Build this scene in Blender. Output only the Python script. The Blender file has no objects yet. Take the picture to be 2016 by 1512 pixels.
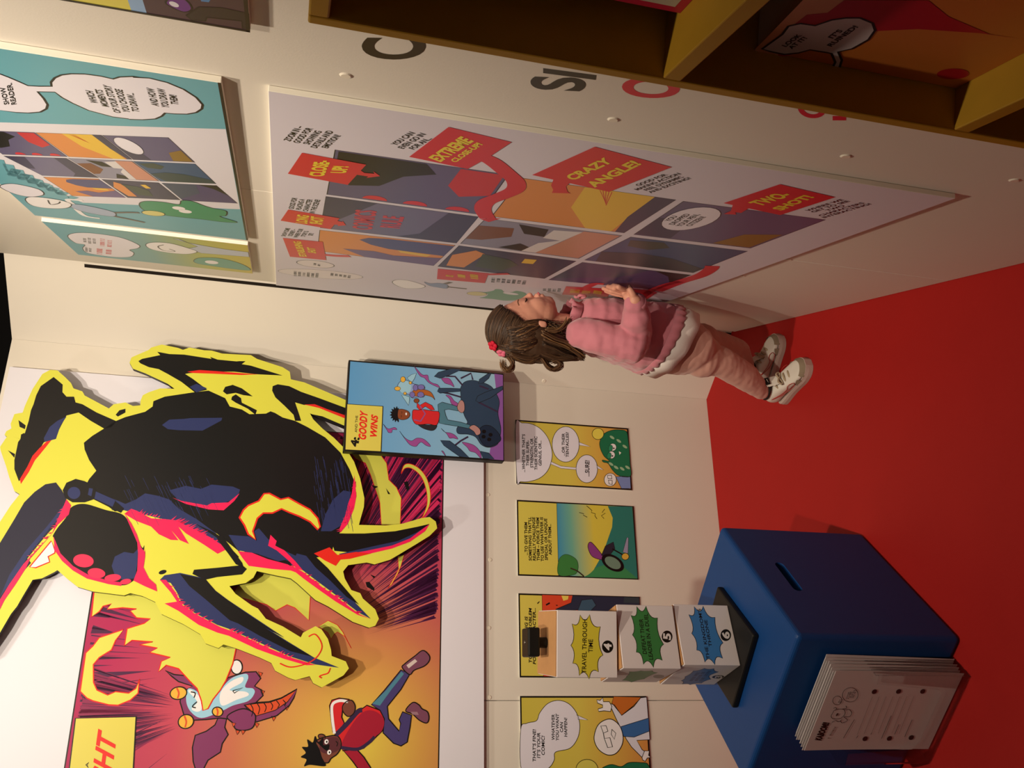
import bpy, bmesh, math, random
from mathutils import Vector, Matrix
from mathutils.geometry import tessellate_polygon

random.seed(7)
SC = bpy.context.scene
COL = SC.collection

# ------------------------------------------------------------------ camera
F = 1780.0                      # focal length in pixels of the 2016x1512 frame
CAM = Vector((0.0, 0.0, 1.35))
RT = Vector((0.9962926417, 0.0860289021, 0.0))          # world axes seen in the upright camera frame
FW = Vector((0.0206909879, -0.2396203884, 0.9706461520))
UP = Vector((0.0835036228, -0.9670476190, -0.2405120528))
def w_of(c): return Vector((c.dot(RT), c.dot(FW), c.dot(UP)))
cam_data = bpy.data.cameras.new('camera')
cam_data.sensor_width = 36.0
cam_data.lens = F * 36.0 / 2016.0
cam_data.clip_start = 0.02
cam = bpy.data.objects.new('camera', cam_data)
COL.objects.link(cam)
ax = w_of(Vector((0, 1, 0))); ay = w_of(Vector((1, 0, 0))); az = -w_of(Vector((0, 0, 1)))   # the phone was held sideways
cam.matrix_world = Matrix(((ax.x, ay.x, az.x, CAM.x), (ax.y, ay.y, az.y, CAM.y), (ax.z, ay.z, az.z, CAM.z), (0, 0, 0, 1)))
SC.camera = cam

# ------------------------------------------------------------------ world, lamps, exposure
world = bpy.data.worlds.new('world'); SC.world = world
world.use_nodes = True
world.node_tree.nodes['Background'].inputs[0].default_value = (1.0, 0.83, 0.66, 1)
world.node_tree.nodes['Background'].inputs[1].default_value = 0.16
SC.view_settings.view_transform = 'Standard'
SC.view_settings.look = 'None'
SC.view_settings.gamma = 1.0
SC.view_settings.use_curve_mapping = False
SC.view_settings.exposure = -0.17
def spot(name, loc, aim, watts, deg, blend, rad, col):
    d = bpy.data.lights.new(name, 'SPOT')
    d.energy = watts; d.spot_size = math.radians(deg); d.spot_blend = blend
    d.shadow_soft_size = rad; d.color = col
    o = bpy.data.objects.new(name, d); COL.objects.link(o)
    o.location = loc
    o.rotation_euler = (Vector(aim) - Vector(loc)).to_track_quat('-Z', 'Y').to_euler()
    return o
WARM = (1.0, 0.855, 0.665)
spot('spotlight', (-0.30, -0.10, 2.85), (-0.02, 2.45, 1.52), 215, 74, 1.0, 0.035, WARM)      # track lamp above the camera
spot('spotlight', (-0.30, 0.95, 2.95), (0.10, 2.15, 0.85), 150, 98, 1.0, 0.03, WARM)         # track lamp further in
spot('spotlight', (-1.10, 1.35, 3.05), (-1.10, 2.36, 2.0), 75, 76, 1.0, 0.05, (1.0, 0.90, 0.74))  # lamp washing the top of the mural

# ------------------------------------------------------------------ helpers
def ray(p):
    return w_of(Vector((1512 - p[1] - 756, p[0] - 1008, F)))
def at_y(p, y):                 # the point of a pixel at depth y
    r = ray(p); return CAM + r * (y / r.y)
def at_z(p, z):
    r = ray(p); return CAM + r * ((z - CAM.z) / r.z)
class Plane:                    # an upright plane: foot point, direction along it, normal to the room
    def __init__(s, foot, ang, off=0.0):
        s.d = Vector((math.cos(ang), math.sin(ang), 0)); n = Vector((-s.d.y, s.d.x, 0))
        f = Vector((foot[0], foot[1], 0))
        if n.dot(CAM - f) < 0: n = -n
        s.n = n; s.o = f + n * off; s.off = off; s.ang = ang; s.foot = foot
    def hit(s, p, off=0.0):
        r = ray(p); t = ((s.o + s.n * off) - CAM).dot(s.n) / r.dot(s.n)
        return CAM + r * t
    def sz(s, p, off=0.0):
        h = s.hit(p, off); return ((h - s.o).dot(s.d), h.z)
    def pt(s, a, z, off=0.0): return s.o + s.d * a + s.n * off + Vector((0, 0, z))
    def raised(s, off): return Plane((s.o.x, s.o.y), s.ang, off)
def px(o, k):                   # read coordinates of an enlarged crop of the photo
    return lambda *pts: [(o[0] + a / k, o[1] + b / k) for a, b in pts]

MATS = {}
def lin(h):
    def c(v):
        v /= 255.0
        return v / 12.92 if v <= 0.04045 else ((v + 0.055) / 1.055) ** 2.4
    return (c(h >> 16 & 255), c(h >> 8 & 255), c(h & 255), 1)
def mat(name, h, rough=0.5, noise=0.0, scale=30.0, bump=0.0, bscale=200.0, spec=0.3, metal=0.0, sheen=0.0):
    if name in MATS: return MATS[name]
    m = bpy.data.materials.new(name); m.use_nodes = True
    nt = m.node_tree; b = nt.nodes['Principled BSDF']
    c = lin(h) if isinstance(h, int) else h
    b.inputs['Base Color'].default_value = c
    b.inputs['Roughness'].default_value = rough
    b.inputs['Specular IOR Level'].default_value = spec
    b.inputs['Metallic'].default_value = metal
    if sheen: b.inputs['Sheen Weight'].default_value = sheen
    if noise or bump:
        tc = nt.nodes.new('ShaderNodeTexCoord')
    if noise:
        nz = nt.nodes.new('ShaderNodeTexNoise'); nz.inputs['Scale'].default_value = scale; nz.inputs['Detail'].default_value = 5
        nt.links.new(tc.outputs['Object'], nz.inputs['Vector'])
        mx = nt.nodes.new('ShaderNodeMix'); mx.data_type = 'RGBA'
        nt.links.new(nz.outputs['Fac'], mx.inputs['Factor'])
        mx.inputs['A'].default_value = [v * (1 - noise) for v in c[:3]] + [1]
        mx.inputs['B'].default_value = [min(1, v * (1 + noise)) for v in c[:3]] + [1]
        nt.links.new(mx.outputs['Result'], b.inputs['Base Color'])
    if bump:
        n2 = nt.nodes.new('ShaderNodeTexNoise'); n2.inputs['Scale'].default_value = bscale; n2.inputs['Detail'].default_value = 4
        nt.links.new(tc.outputs['Object'], n2.inputs['Vector'])
        bp = nt.nodes.new('ShaderNodeBump'); bp.inputs['Strength'].default_value = bump; bp.inputs['Distance'].default_value = 0.002
        nt.links.new(n2.outputs['Fac'], bp.inputs['Height'])
        nt.links.new(bp.outputs['Normal'], b.inputs['Normal'])
    MATS[name] = m
    return m
def ink(h):                     # printing ink of one colour
    return mat('print_%06x' % h, h, 0.36, spec=0.42)
def grad(name, stops, a, b, radial=False, rough=0.42):   # a printed colour gradient between two world points
    if name in MATS: return MATS[name]
    m = mat(name, 0xffffff, rough, spec=0.25)
    nt = m.node_tree; bs = nt.nodes['Principled BSDF']
    geo = nt.nodes.new('ShaderNodeNewGeometry')
    cr = nt.nodes.new('ShaderNodeValToRGB')
    while len(cr.color_ramp.elements) < len(stops): cr.color_ramp.elements.new(0.5)
    for e, (p, h) in zip(cr.color_ramp.elements, stops): e.position = p; e.color = lin(h)
    a = Vector(a); b = Vector(b)
    sub = nt.nodes.new('ShaderNodeVectorMath'); sub.operation = 'SUBTRACT'; sub.inputs[1].default_value = a
    nt.links.new(geo.outputs['Position'], sub.inputs[0])
    if radial:
        ln = nt.nodes.new('ShaderNodeVectorMath'); ln.operation = 'LENGTH'
        nt.links.new(sub.outputs[0], ln.inputs[0])
        mu = nt.nodes.new('ShaderNodeMath'); mu.operation = 'DIVIDE'; mu.inputs[1].default_value = (b - a).length
        nt.links.new(ln.outputs['Value'], mu.inputs[0])
    else:
        ln = nt.nodes.new('ShaderNodeVectorMath'); ln.operation = 'DOT_PRODUCT'
        d = (b - a); ln.inputs[1].default_value = d
        nt.links.new(sub.outputs[0], ln.inputs[0])
        mu = nt.nodes.new('ShaderNodeMath'); mu.operation = 'DIVIDE'; mu.inputs[1].default_value = d.length_squared
        nt.links.new(ln.outputs['Value'], mu.inputs[0])
    nt.links.new(mu.outputs[0], cr.inputs[0])
    nt.links.new(cr.outputs[0], bs.inputs['Base Color'])
    return m

def tag(o, label=None, cat=None, group=None, kind=None):
    if label: o['label'] = label
    if cat: o['category'] = cat
    if group: o['group'] = group
    if kind: o['kind'] = kind
    return o
def thing(name, base, label, cat, group=None):
    o = bpy.data.objects.new(name, None); o.empty_display_size = 0.05
    COL.objects.link(o); o.location = base
    return tag(o, label, cat, group)
def origin_of(o):
    v = Vector((0, 0, 0))
    while o is not None: v += Vector(o.location); o = o.parent
    return v
def link(name, me, parent=None, base=None):
    o = bpy.data.objects.new(name, me); COL.objects.link(o)
    if parent is not None: o.parent = parent
    elif base is not None: o.location = base
    return o
def obj(name, verts, faces, mats, parent=None, base=None, mi=None, smooth=False):   # verts are in world space
    org = origin_of(parent) if parent is not None else Vector(base or (0, 0, 0))
    me = bpy.data.meshes.new(name)
    me.from_pydata([Vector(v) - org for v in verts], [], faces)
    for m in (mats if isinstance(mats, (list, tuple)) else [mats]): me.materials.append(m)
    if mi: me.polygons.foreach_set('material_index', mi)
    if smooth: me.polygons.foreach_set('use_smooth', [True] * len(me.polygons))
    me.update()
    return link(name, me, parent, base)
def bm_obj(name, bm, mats, parent=None, base=None, smooth=False):
    org = origin_of(parent) if parent is not None else Vector(base or (0, 0, 0))
    bmesh.ops.translate(bm, verts=bm.verts, vec=-org)
    bmesh.ops.recalc_face_normals(bm, faces=bm.faces)
    me = bpy.data.meshes.new(name); bm.to_mesh(me); bm.free()
    for m in (mats if isinstance(mats, (list, tuple)) else [mats]): me.materials.append(m)
    if smooth: me.polygons.foreach_set('use_smooth', [True] * len(me.polygons))
    return link(name, me, parent, base)
def hexa(bm, c, mi=0):          # eight corners: bottom four, top four
    v = [bm.verts.new(p) for p in c]; fs = []
    for f in ((0, 1, 2, 3), (7, 6, 5, 4), (0, 4, 5, 1), (1, 5, 6, 2), (2, 6, 7, 3), (3, 7, 4, 0)):
        fs.append(bm.faces.new([v[i] for i in f])); fs[-1].material_index = mi
    return fs
def board(name, pl, s0, s1, z0, z1, o0, o1, mats, parent=None, base=None, bevel=0.0):   # a box standing along a plane
    bm = bmesh.new()
    hexa(bm, [pl.pt(s0, z0, o0), pl.pt(s1, z0, o0), pl.pt(s1, z0, o1), pl.pt(s0, z0, o1),
              pl.pt(s0, z1, o0), pl.pt(s1, z1, o0), pl.pt(s1, z1, o1), pl.pt(s0, z1, o1)])
    if bevel: bmesh.ops.bevel(bm, geom=bm.edges[:], offset=bevel, segments=2, affect='EDGES', profile=0.5)
    return bm_obj(name, bm, mats, parent, base)
def smooth_pts(pts, closed=True, n=6):
    out = []; m = len(pts)
    rng = range(m if closed else m - 1)
    for i in rng:
        g = lambda j: pts[j % m] if closed else pts[max(0, min(m - 1, j))]
        p0, p1, p2, p3 = g(i - 1), g(i), g(i + 1), g(i + 2)
        for k in range(n):
            t = k / n
            out.append(tuple(0.5 * (2 * b + (c - a) * t + (2 * a - 5 * b + 4 * c - d) * t * t + (3 * b - a - 3 * c + d) * t ** 3)
                             for a, b, c, d in zip(p0, p1, p2, p3)))
    if not closed: out.append(tuple(pts[-1]))
    return out
def ell(cx, cy, rx, ry, rot=0.0, n=28):
    c, s = math.cos(rot), math.sin(rot)
    return [(cx + rx * math.cos(t) * c - ry * math.sin(t) * s, cy + rx * math.cos(t) * s + ry * math.sin(t) * c)
            for t in (2 * math.pi * i / n for i in range(n))]
def ribbon(pts, w, closed):
    m = len(pts); vs = []; fs = []
    for i in range(m):
        a = pts[(i - 1) % m] if (closed or i > 0) else pts[i]
        b = pts[(i + 1) % m] if (closed or i < m - 1) else pts[i]
        dx, dy = b[0] - a[0], b[1] - a[1]; l = math.hypot(dx, dy) or 1
        nx, ny = -dy / l, dx / l
        ww = w(i / (m - 1)) if callable(w) else w
        vs += [(pts[i][0] + nx * ww / 2, pts[i][1] + ny * ww / 2), (pts[i][0] - nx * ww / 2, pts[i][1] - ny * ww / 2)]
    for i in range(m if closed else m - 1):
        j = (i + 1) % m; fs.append((2 * i, 2 * i + 1, 2 * j + 1, 2 * j))
    return vs, fs
LAYER = 0.00014
class Art:                      # flat print on one face: every piece a thin sheet of ink on that face
    def __init__(s, pl, off, parent, ink_w=0.0016):
        s.pl = pl; s.off = off; s.par = parent; s.w = ink_w
    def to2(s, pts): return [s.pl.sz(p, s.off) for p in pts]
    def lay(s, name, p2, faces, mats, lv, mi=None, parent=None, label=None):
        o = obj(name, [s.pl.pt(a, b, s.off + LAYER * lv) for a, b in p2], faces, mats, parent or s.par, mi=mi)
        if label: o['label'] = label
        return o
    def poly2(s, name, p2, m, lv=1, line=None, lw=None, parent=None, label=None):
        tri = tessellate_polygon([[Vector((a, b, 0)) for a, b in p2]])
        faces = [tuple(t) for t in tri]; verts = list(p2); mi = [0] * len(faces); ms = [m]
        o = s.lay(name, verts, faces, ms, lv, None, parent, label)
        if line is not None:
            rv, rf = ribbon(p2, lw or s.w, True)
            me = o.data; org = origin_of(o.parent)
            n = len(verts)
            vv = [v.co.copy() for v in me.vertices] + [s.pl.pt(a, b, s.off + LAYER * (lv + 0.4)) - org for a, b in rv]
            ff = faces + [tuple(i + n for i in f) for f in rf]
            me2 = bpy.data.meshes.new(name); me2.from_pydata(vv, [], ff)
            me2.materials.append(m); me2.materials.append(line)
            me2.polygons.foreach_set('material_index', [0] * len(faces) + [1] * len(rf)); me2.update()
            o.data = me2; bpy.data.meshes.remove(me)
        return o
    def poly(s, name, pts, m, lv=1, sm=False, line=None, lw=None, parent=None, label=None):
        if sm: pts = smooth_pts(pts)
        return s.poly2(name, s.to2(pts), m, lv, line, lw, parent, label)
    def rect(s, name, a0, a1, z0, z1, m, lv=1, line=None, lw=None, parent=None):
        return s.poly2(name, [(a0, z0), (a1, z0), (a1, z1), (a0, z1)], m, lv, line, lw, parent)
    def stroke(s, name, pts, w, m, lv=2, sm=True, parent=None, closed=False):
        if sm: pts = smooth_pts(pts, closed)
        v, f = ribbon(s.to2(pts), w, closed)
        return s.lay(name, v, f, m, lv, None, parent)
    def many(s, name, polys2, m, lv=1, parent=None, kind=None):   # many small marks of one kind as one print
        V = []; Fc = []
        for p2 in polys2:
            n = len(V); V += list(p2)
            Fc += [tuple(i + n for i in t) for t in tessellate_polygon([[Vector((a, b, 0)) for a, b in p2]])]
        o = s.lay(name, V, Fc, m, lv, None, parent)
        if kind: o['kind'] = kind
        return o
    def text(s, body, tl, tr, bl, m, lv=3, bold=0.012, shear=0.0, parent=None, spacing=1.0, align='CENTER', name='lettering', lead=1.0):
        P = [Vector(s.pl.sz(p, s.off)) for p in (tl, tr, bl)]
        me = text_mesh(body, bold, shear, spacing, align, lead)
        xs = [v.co.x for v in me.vertices]; ys = [v.co.y for v in me.vertices]
        x0, x1, y0, y1 = min(xs), max(xs), min(ys), max(ys)
        p2 = []
        for v in me.vertices:
            u = (v.co.x - x0) / (x1 - x0); t = (y1 - v.co.y) / (y1 - y0)
            q = P[0] + (P[1] - P[0]) * u + (P[2] - P[0]) * t
            p2.append((q.x, q.y))
        faces = [tuple(f.vertices) for f in me.polygons]
        bpy.data.meshes.remove(me)
        return s.lay(name, p2, faces, m, lv, None, parent)
def text_mesh(body, bold, shear, spacing, align, lead):
    cu = bpy.data.curves.new('lettering', 'FONT')
    cu.body = body; cu.size = 1; cu.align_x = align; cu.offset = bold; cu.shear = shear
    cu.space_character = spacing; cu.space_line = lead; cu.resolution_u = 6 if len(body) < 3 else 3
    t = bpy.data.objects.new('lettering', cu); COL.objects.link(t)
    me = bpy.data.meshes.new_from_object(t)
    bpy.data.objects.remove(t); bpy.data.curves.remove(cu)
    return me
BLACK = ink(0x17140f)

# ------------------------------------------------------------------ the setting
AB = at_z((1391, 786), 0); BC = at_z((1440, 655), 0); C2 = at_z((2016, 518), 0)
ANG_A = math.radians(22.6)
ANG_B = math.atan2(BC.y - AB.y, BC.x - AB.x)
ANG_C = math.atan2(C2.y - BC.y, C2.x - BC.x)
WA = Plane(AB, ANG_A); WB = Plane(AB, ANG_B); WC = Plane(BC, ANG_C)
M_WALL = mat('wall_laminate', 0xdfd8cd, 0.5, 0.025, 3.0, 0.05, 400, spec=0.25)
M_FLOOR = mat('red_vinyl', 0xa41c19, 0.62, 0.05, 9.0, 0.12, 500, spec=0.2)
M_DARK = mat('black_void', 0x050505, 0.9)
HW = 2.095
def struct(o): o['kind'] = 'structure'; return o
# floor
bm = bmesh.new()
hexa(bm, [(-3.2, -2.2, -0.04), (1.2, -2.2, -0.04), (1.2, 3.2, -0.04), (-3.2, 3.2, -0.04), (-3.2, -2.2, 0), (1.2, -2.2, 0), (1.2, 3.2, 0), (-3.2, 3.2, 0)])
struct(bm_obj('floor', bm, M_FLOOR, base=(-1, 0.5, 0)))
bm = bmesh.new()
hexa(bm, [(-5, -3, 3.4), (3, -3, 3.4), (3, 9, 3.4), (-5, 9, 3.4), (-5, -3, 3.44), (3, -3, 3.44), (3, 9, 3.44), (-5, 9, 3.44)])
struct(bm_obj('ceiling', bm, M_DARK, base=(-1, 0.5, 3.4)))
# back wall: laminate sheets on a frame, butted with a fine joint
wb_ = struct(board('wall_back', WA, -3.05, -0.0, 0, HW, -0.05, -0.018, M_WALL, base=WA.pt(-1.5, 0)))
SEAM_A = WA.sz((1330, 1379))[0]
for s0, s1 in ((-3.05, SEAM_A - 0.0008), (SEAM_A + 0.0008, 0.0)):
    board('wall_sheet', WA, s0, s1, 0, HW, -0.0178, 0.0, M_WALL, wb_, bevel=0.0006)
LB = (BC - AB).length
struct(board('wall_corner', WB, 0.0, LB + 0.02, 0, HW, -0.05, 0.0, M_WALL, base=WB.pt(LB / 2, 0)))
SEAM_C = WC.sz((505, 375))[0]
wc_ = struct(board('wall_right', WC, 0.0, 4.2, 0, HW + 0.6, -0.05, -0.018, M_WALL, base=WC.pt(1.5, 0)))
for s0, s1 in ((0.027, SEAM_C - 0.0008), (SEAM_C + 0.0008, 4.2)):
    board('wall_sheet', WC, s0, s1, 0.002, HW + 0.6, -0.0178, 0.0, M_WALL, wc_, bevel=0.0006)
# dark strip standing in for the shade in the slot where two walls meet
struct(board('slot_shade_strip_1', WB, LB - 0.0105, LB - 0.001, 0.0, 1.90, 0.0002, 0.0012, mat('slot_shade', 0x1c140e, 0.9), base=WB.pt(LB - 0.007, 0)))
# unseen rest of the booth behind the camera, added for bounced light
struct(board('unseen_wall_left', Plane((-3.0, 0.5), math.radians(90)), -2.6, 2.2, 0, HW, -0.05, 0.0, M_WALL, base=(-3.0, 0.5, 0)))
struct(board('unseen_wall_front', Plane((-1.0, -2.1), 0.0), -2.1, 1.7, 0, HW, -0.05, 0.0, M_WALL, base=(-1.0, -2.1, 0)))

# ------------------------------------------------------------------ art on the back wall
a1 = px((0, 650), 3.3607); a2 = px((450, 650), 3.3596); a3 = px((0, 1050), 3.2732); a4 = px((450, 1050), 3.2719)
zg = px((650, 690), 5.4486); zp = px((980, 800), 3.78); zt = px((980, 1130), 3.8769)
YEL = ink(0xdcdb4e); PYEL = ink(0xd9d95c); CAPY = ink(0xdcd05c)
INKB = ink(0x0f0d10); NAVY = ink(0x2c3566); PINK = ink(0xf2205c); RED = ink(0xe5281f); MAG = ink(0xc22452)
M_BOARDW = mat('board_white', 0xe6e4f0, 0.4, spec=0.3)
M_EDGEK = mat('board_edge_black', 0x14110f, 0.5)
M_EDGEW = mat('foam_edge_white', 0xf0ebdf, 0.6)

# mural board with its print
MUR = WA.raised(0.0)
mo = 0.012
m_bot = MUR.sz((953, 1280), mo)[1]; p_bot = MUR.sz((867, 1280), mo)[1]
p_top = MUR.sz((156, 1330), mo)[1]; p_r = MUR.sz((660, 851), mo)[0]; m_r = p_r + (p_bot - m_bot)
p_l = MUR.sz((500, 1900), mo)[0]
mur = board('mural_board', MUR, p_l - 0.1, m_r, m_bot, HW - 0.012, 0.0005, mo, M_BOARDW, base=MUR.pt(-0.8, m_bot), bevel=0.0008)
tag(mur, 'large white-bordered comic mural board with magenta and orange fight scene on back wall', 'mural')
A = Art(MUR, mo, mur)
gc = MUR.hit((705, 1470), mo)
M_MURAL = grad('mural_sunburst', [(0.0, 0xe2cc50), (0.24, 0xd8a452), (0.46, 0xc97658), (0.68, 0xc24c60), (1.0, 0xae2a5a)], gc, MUR.hit((330, 1130), mo), True)
A.rect('mural_print', p_l, p_r, p_bot, p_top, M_MURAL, 1, BLACK, 0.004)
# speed lines run from the middle of the picture out to its edges
def inside(p): return p_l < p[0] < p_r and p_bot < p[1] < p_top
def speed(c, ends, n, r0, r1, wmax, seed):
    rnd = random.Random(seed); out = []
    for i in range(n):
        t0 = ends[0] + (ends[1] - ends[0]) * rnd.random(); L0 = r0 * (0.8 + 0.6 * rnd.random()); w = wmax * (0.15 + rnd.random() ** 2)
        d = (math.cos(t0), math.sin(t0)); k = L0
        while k < r1 and inside((c[0] + d[0] * (k + 0.02), c[1] + d[1] * (k + 0.02))): k += 0.01
        if k - L0 < 0.04: continue
        q = (c[0] + d[0] * k, c[1] + d[1] * k); nn = (-d[1], d[0])
        out.append([(c[0] + d[0] * L0, c[1] + d[1] * L0), (q[0] - nn[0] * w, q[1] - nn[1] * w), (q[0] + nn[0] * w, q[1] + nn[1] * w)])
    return out
cs = MUR.sz((560, 1300), mo)
PURP = ink(0x4b1a45); PUR2 = ink(0x8a2050)
A.many('speed_lines', speed(cs, (0.25, 2.35), 90, 0.36, 2, 0.010, 3), PURP, 2, kind='stuff')
A.many('speed_lines', speed(cs, (0.2, 2.4), 60, 0.42, 2, 0.010, 4), PUR2, 3, kind='stuff')
A.many('speed_lines', speed(cs, (-0.80, 0.34), 190, 0.34, 2, 0.008, 5), PURP, 2, kind='stuff')
A.many('speed_lines', speed(cs, (-0.75, 0.36), 80, 0.30, 2, 0.006, 6), ink(0xd62f66), 4, kind='stuff')
A.many('speed_lines', speed(cs, (-1.30, -0.62), 120, 0.27, 2, 0.006, 8), PURP, 2, kind='stuff')
c2 = MUR.sz((430, 1400), mo)
A.many('speed_lines', speed(c2, (1.25, 2.0), 120, 0.13, 2, 0.006, 9), PURP, 2.4, kind='stuff')
A.many('speed_lines', speed(c2, (1.25, 2.0), 60, 0.16, 2, 0.005, 10), PUR2, 2.8, kind='stuff')
# dark magenta corner behind the beast
A.poly('printed_shadow', a2((800, 800), (1005, 830), (1065, 960), (1140, 1080), (1140, 1290), (860, 1290), (895, 1150), (870, 1000)), ink(0x9c2450), 1.5)
# flames
A.poly('printed_flame', a3((607, 372), (590, 540), (640, 505), (665, 470), (720, 455), (690, 490), (790, 480), (880, 488), (840, 500), (880, 545), (970, 552), (930, 580), (820, 615), (802, 725), (850, 690), (985, 700), (900, 718), (1015, 740), (965, 768), (1098, 800), (1040, 825), (1022, 892), (1070, 850), (1150, 872), (1220, 950), (1270, 1000), (1298, 1080), (1308, 1142), (1340, 1130), (1372, 1070), (1420, 1010), (1455, 950), (1500, 840), (1520, 742), (1430, 690), (1300, 600), (1150, 500), (1000, 400), (850, 340), (700, 340)), PYEL, 11, False, RED, 0.003)
A.poly('printed_flame', a3((552, 772), (600, 725), (640, 672), (795, 620), (745, 690), (718, 752), (640, 800), (602, 845), (603, 960), (625, 1010), (695, 1042), (745, 1020), (830, 1030), (875, 1000), (898, 940), (890, 1030), (840, 1075), (760, 1108), (700, 1105), (600, 1080), (560, 1062), (517, 1018)), PYEL, 5, False, RED, 0.003)
A.poly('printed_flame', a2((800, 805), (1005, 825), (1045, 880), (1060, 990), (1110, 1040), (1142, 1110), (1135, 1290), (1010, 1290), (1000, 1140), (940, 960), (905, 880), (840, 850)), PYEL, 5, False, RED, 0.002)
A.poly('printed_flame', a2((1142, 950), (1160, 895), (1200, 885), (1260, 915), (1310, 980), (1335, 1080), (1325, 1170), (1280, 1245), (1312, 1150), (1305, 1050), (1270, 965), (1210, 915), (1165, 915)), PYEL, 5, True, RED, 0.002)
A.poly('printed_flame', a3((1650, 250), (1900, 290), (2000, 400), (1990, 560), (1900, 480), (1850, 460), (1775, 500), (1720, 460), (1500, 400), (1530, 340)), PYEL, 5, False, RED, 0.002)
A.poly('printed_flame', a4((580, 600), (640, 562), (700, 590), (735, 635), (790, 740), (750, 665), (700, 635), (680, 650), (660, 680), (640, 640)), PYEL, 5, False, RED, 0.0015)
A.poly('printed_flame', a4((1090, 150), (1130, 140), (1110, 210), (1090, 260), (1050, 330), (1025, 355), (1070, 280), (1095, 230)), PYEL, 5, False, RED, 0.0015)
A.poly('printed_splinter', a4((882, 315), (905, 312), (940, 355), (935, 370), (890, 345)), INKB, 5)
A.poly('printed_splinter', a4((912, 265), (948, 280), (935, 290)), INKB, 5)
A.poly('printed_splinter', a2((1158, 1005), (1185, 1000), (1195, 1050), (1180, 1065)), INKB, 6)
A.poly('printed_splinter', a2((945, 1025), (990, 1035), (965, 1050)), INKB, 6)
A.poly('printed_splinter', a2((1040, 1045), (1070, 1085), (1055, 1085)), INKB, 6)
# small dragon
DP = ink(0x843a68); DBL = ink(0x9fd0ea); DWH = ink(0xf0eef2); DOR = ink(0xd9522e); DGO = ink(0xeab544)
fig = A.poly('printed_dragon', a3((1160, 1085), (1175, 1020), (1240, 985), (1150, 955), (1105, 920), (1065, 885), (1120, 910), (1195, 918), (1270, 985), (1420, 1000), (1470, 930), (1580, 895), (1650, 892), (1680, 935), (1640, 985), (1685, 1010), (1695, 1045), (1650, 1090), (1645, 1130), (1660, 1170), (1560, 1180), (1500, 1200), (1420, 1190), (1330, 1200), (1240, 1205), (1185, 1170)), DP, 6, False, BLACK, 0.003)
A.poly('printed_wing', a3((1405, 1190), (1385, 1235), (1330, 1275), (1258, 1302), (1240, 1380), (1245, 1470), (1262, 1530), (1310, 1520), (1340, 1462), (1420, 1410), (1432, 1355), (1470, 1297), (1448, 1250), (1460, 1195)), DP, 5.5, False, BLACK, 0.003, parent=fig)
A.poly('printed_belly', a3((1215, 1000), (1290, 1040), (1310, 1142), (1372, 1075), (1420, 1010), (1490, 935), (1580, 905), (1600, 930), (1580, 990), (1630, 1000), (1640, 1030), (1600, 1080), (1500, 1110), (1420, 1150), (1300, 1190), (1230, 1150), (1200, 1080)), DBL, 7, True, parent=fig)
A.poly('printed_highlight', a3((1420, 1030), (1480, 960), (1560, 925), (1560, 960), (1480, 1010), (1580, 1020), (1600, 1045), (1520, 1075), (1430, 1110)), DWH, 8, True, parent=fig)
A.poly('printed_highlight', a3((1235, 1010), (1290, 1060), (1300, 1130), (1270, 1150), (1235, 1130), (1270, 1085), (1215, 1020)), DWH, 8, True, parent=fig)
A.stroke('printed_line', a3((1230, 1022), (1258, 1030), (1250, 1060)), 0.0028, BLACK, 9, parent=fig)
A.stroke('printed_line', a3((1270, 1085), (1240, 1115), (1262, 1125)), 0.0028, BLACK, 9, parent=fig)
A.stroke('printed_line', a3((1500, 1015), (1565, 995), (1510, 1030), (1500, 1015)), 0.0025, BLACK, 9, sm=False, parent=fig)
for c in ((1150, 1030, 54, 40, -0.2), (1198, 1213, 50, 44, -0.4), (1402, 1150, 34, 30, 0.2)):
    h = A.poly('printed_horn', a3(*ell(*c)), DGO, 9, False, BLACK, 0.0028, parent=fig)
    A.stroke('printed_line', a3((c[0] - c[2] * .2, c[1] - c[3] * .85), (c[0] + c[2] * .05, c[1]), (c[0] - c[2] * .1, c[1] + c[3] * .85)), 0.004, DOR, 10, parent=fig)
A.poly('printed_paw', a3(*ell(1525, 862, 36, 46)), DWH, 6.5, False, BLACK, 0.0028, parent=fig)
tl_ = A.poly('printed_tail', a4((100, 1105), (180, 1090), (260, 1085), (340, 1060), (440, 1003), (420, 1060), (390, 1110), (310, 1175), (180, 1215), (160, 1180)), DP, 6, False, BLACK, 0.003, parent=fig)
A.poly('printed_tail_scales', a4((108, 1108), (180, 1096), (260, 1090), (340, 1064), (432, 1012), (380, 1085), (300, 1140), (180, 1176)), DOR, 7, False, BLACK, 0.002, parent=fig)
for k in range(6):
    x = 140 + k * 42; A.stroke('printed_line', a4((x, 1098 - k * 5), (x + 18, 1135 - k * 8), (x + 8, 1180 - k * 14)), 0.0022, BLACK, 8, parent=fig)
A.poly('printed_foot', a4((-10, 1185), (30, 1150), (100, 1130), (165, 1160), (172, 1210), (150, 1255), (95, 1270), (45, 1260), (30, 1225)), DP, 8, True, BLACK, 0.003, parent=fig)
for q in ((35, 1230), (60, 1278), (95, 1278)):
    A.poly('printed_claw', a4((q[0] - 14, q[1] - 10), (q[0] + 12, q[1] - 6), (q[0] - 4, q[1] + 18)), DOR, 9, False, BLACK, 0.002, parent=fig)
for q in ((205, 905), (218, 1022), (375, 1120), (290, 1190), (182, 1232)):
    A.poly('printed_spike', a4((q[0] - 14, q[1] - 14), (q[0] + 14, q[1] - 4), (q[0], q[1] + 20)), DOR, 5.8, False, BLACK, 0.002, parent=fig)
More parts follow.
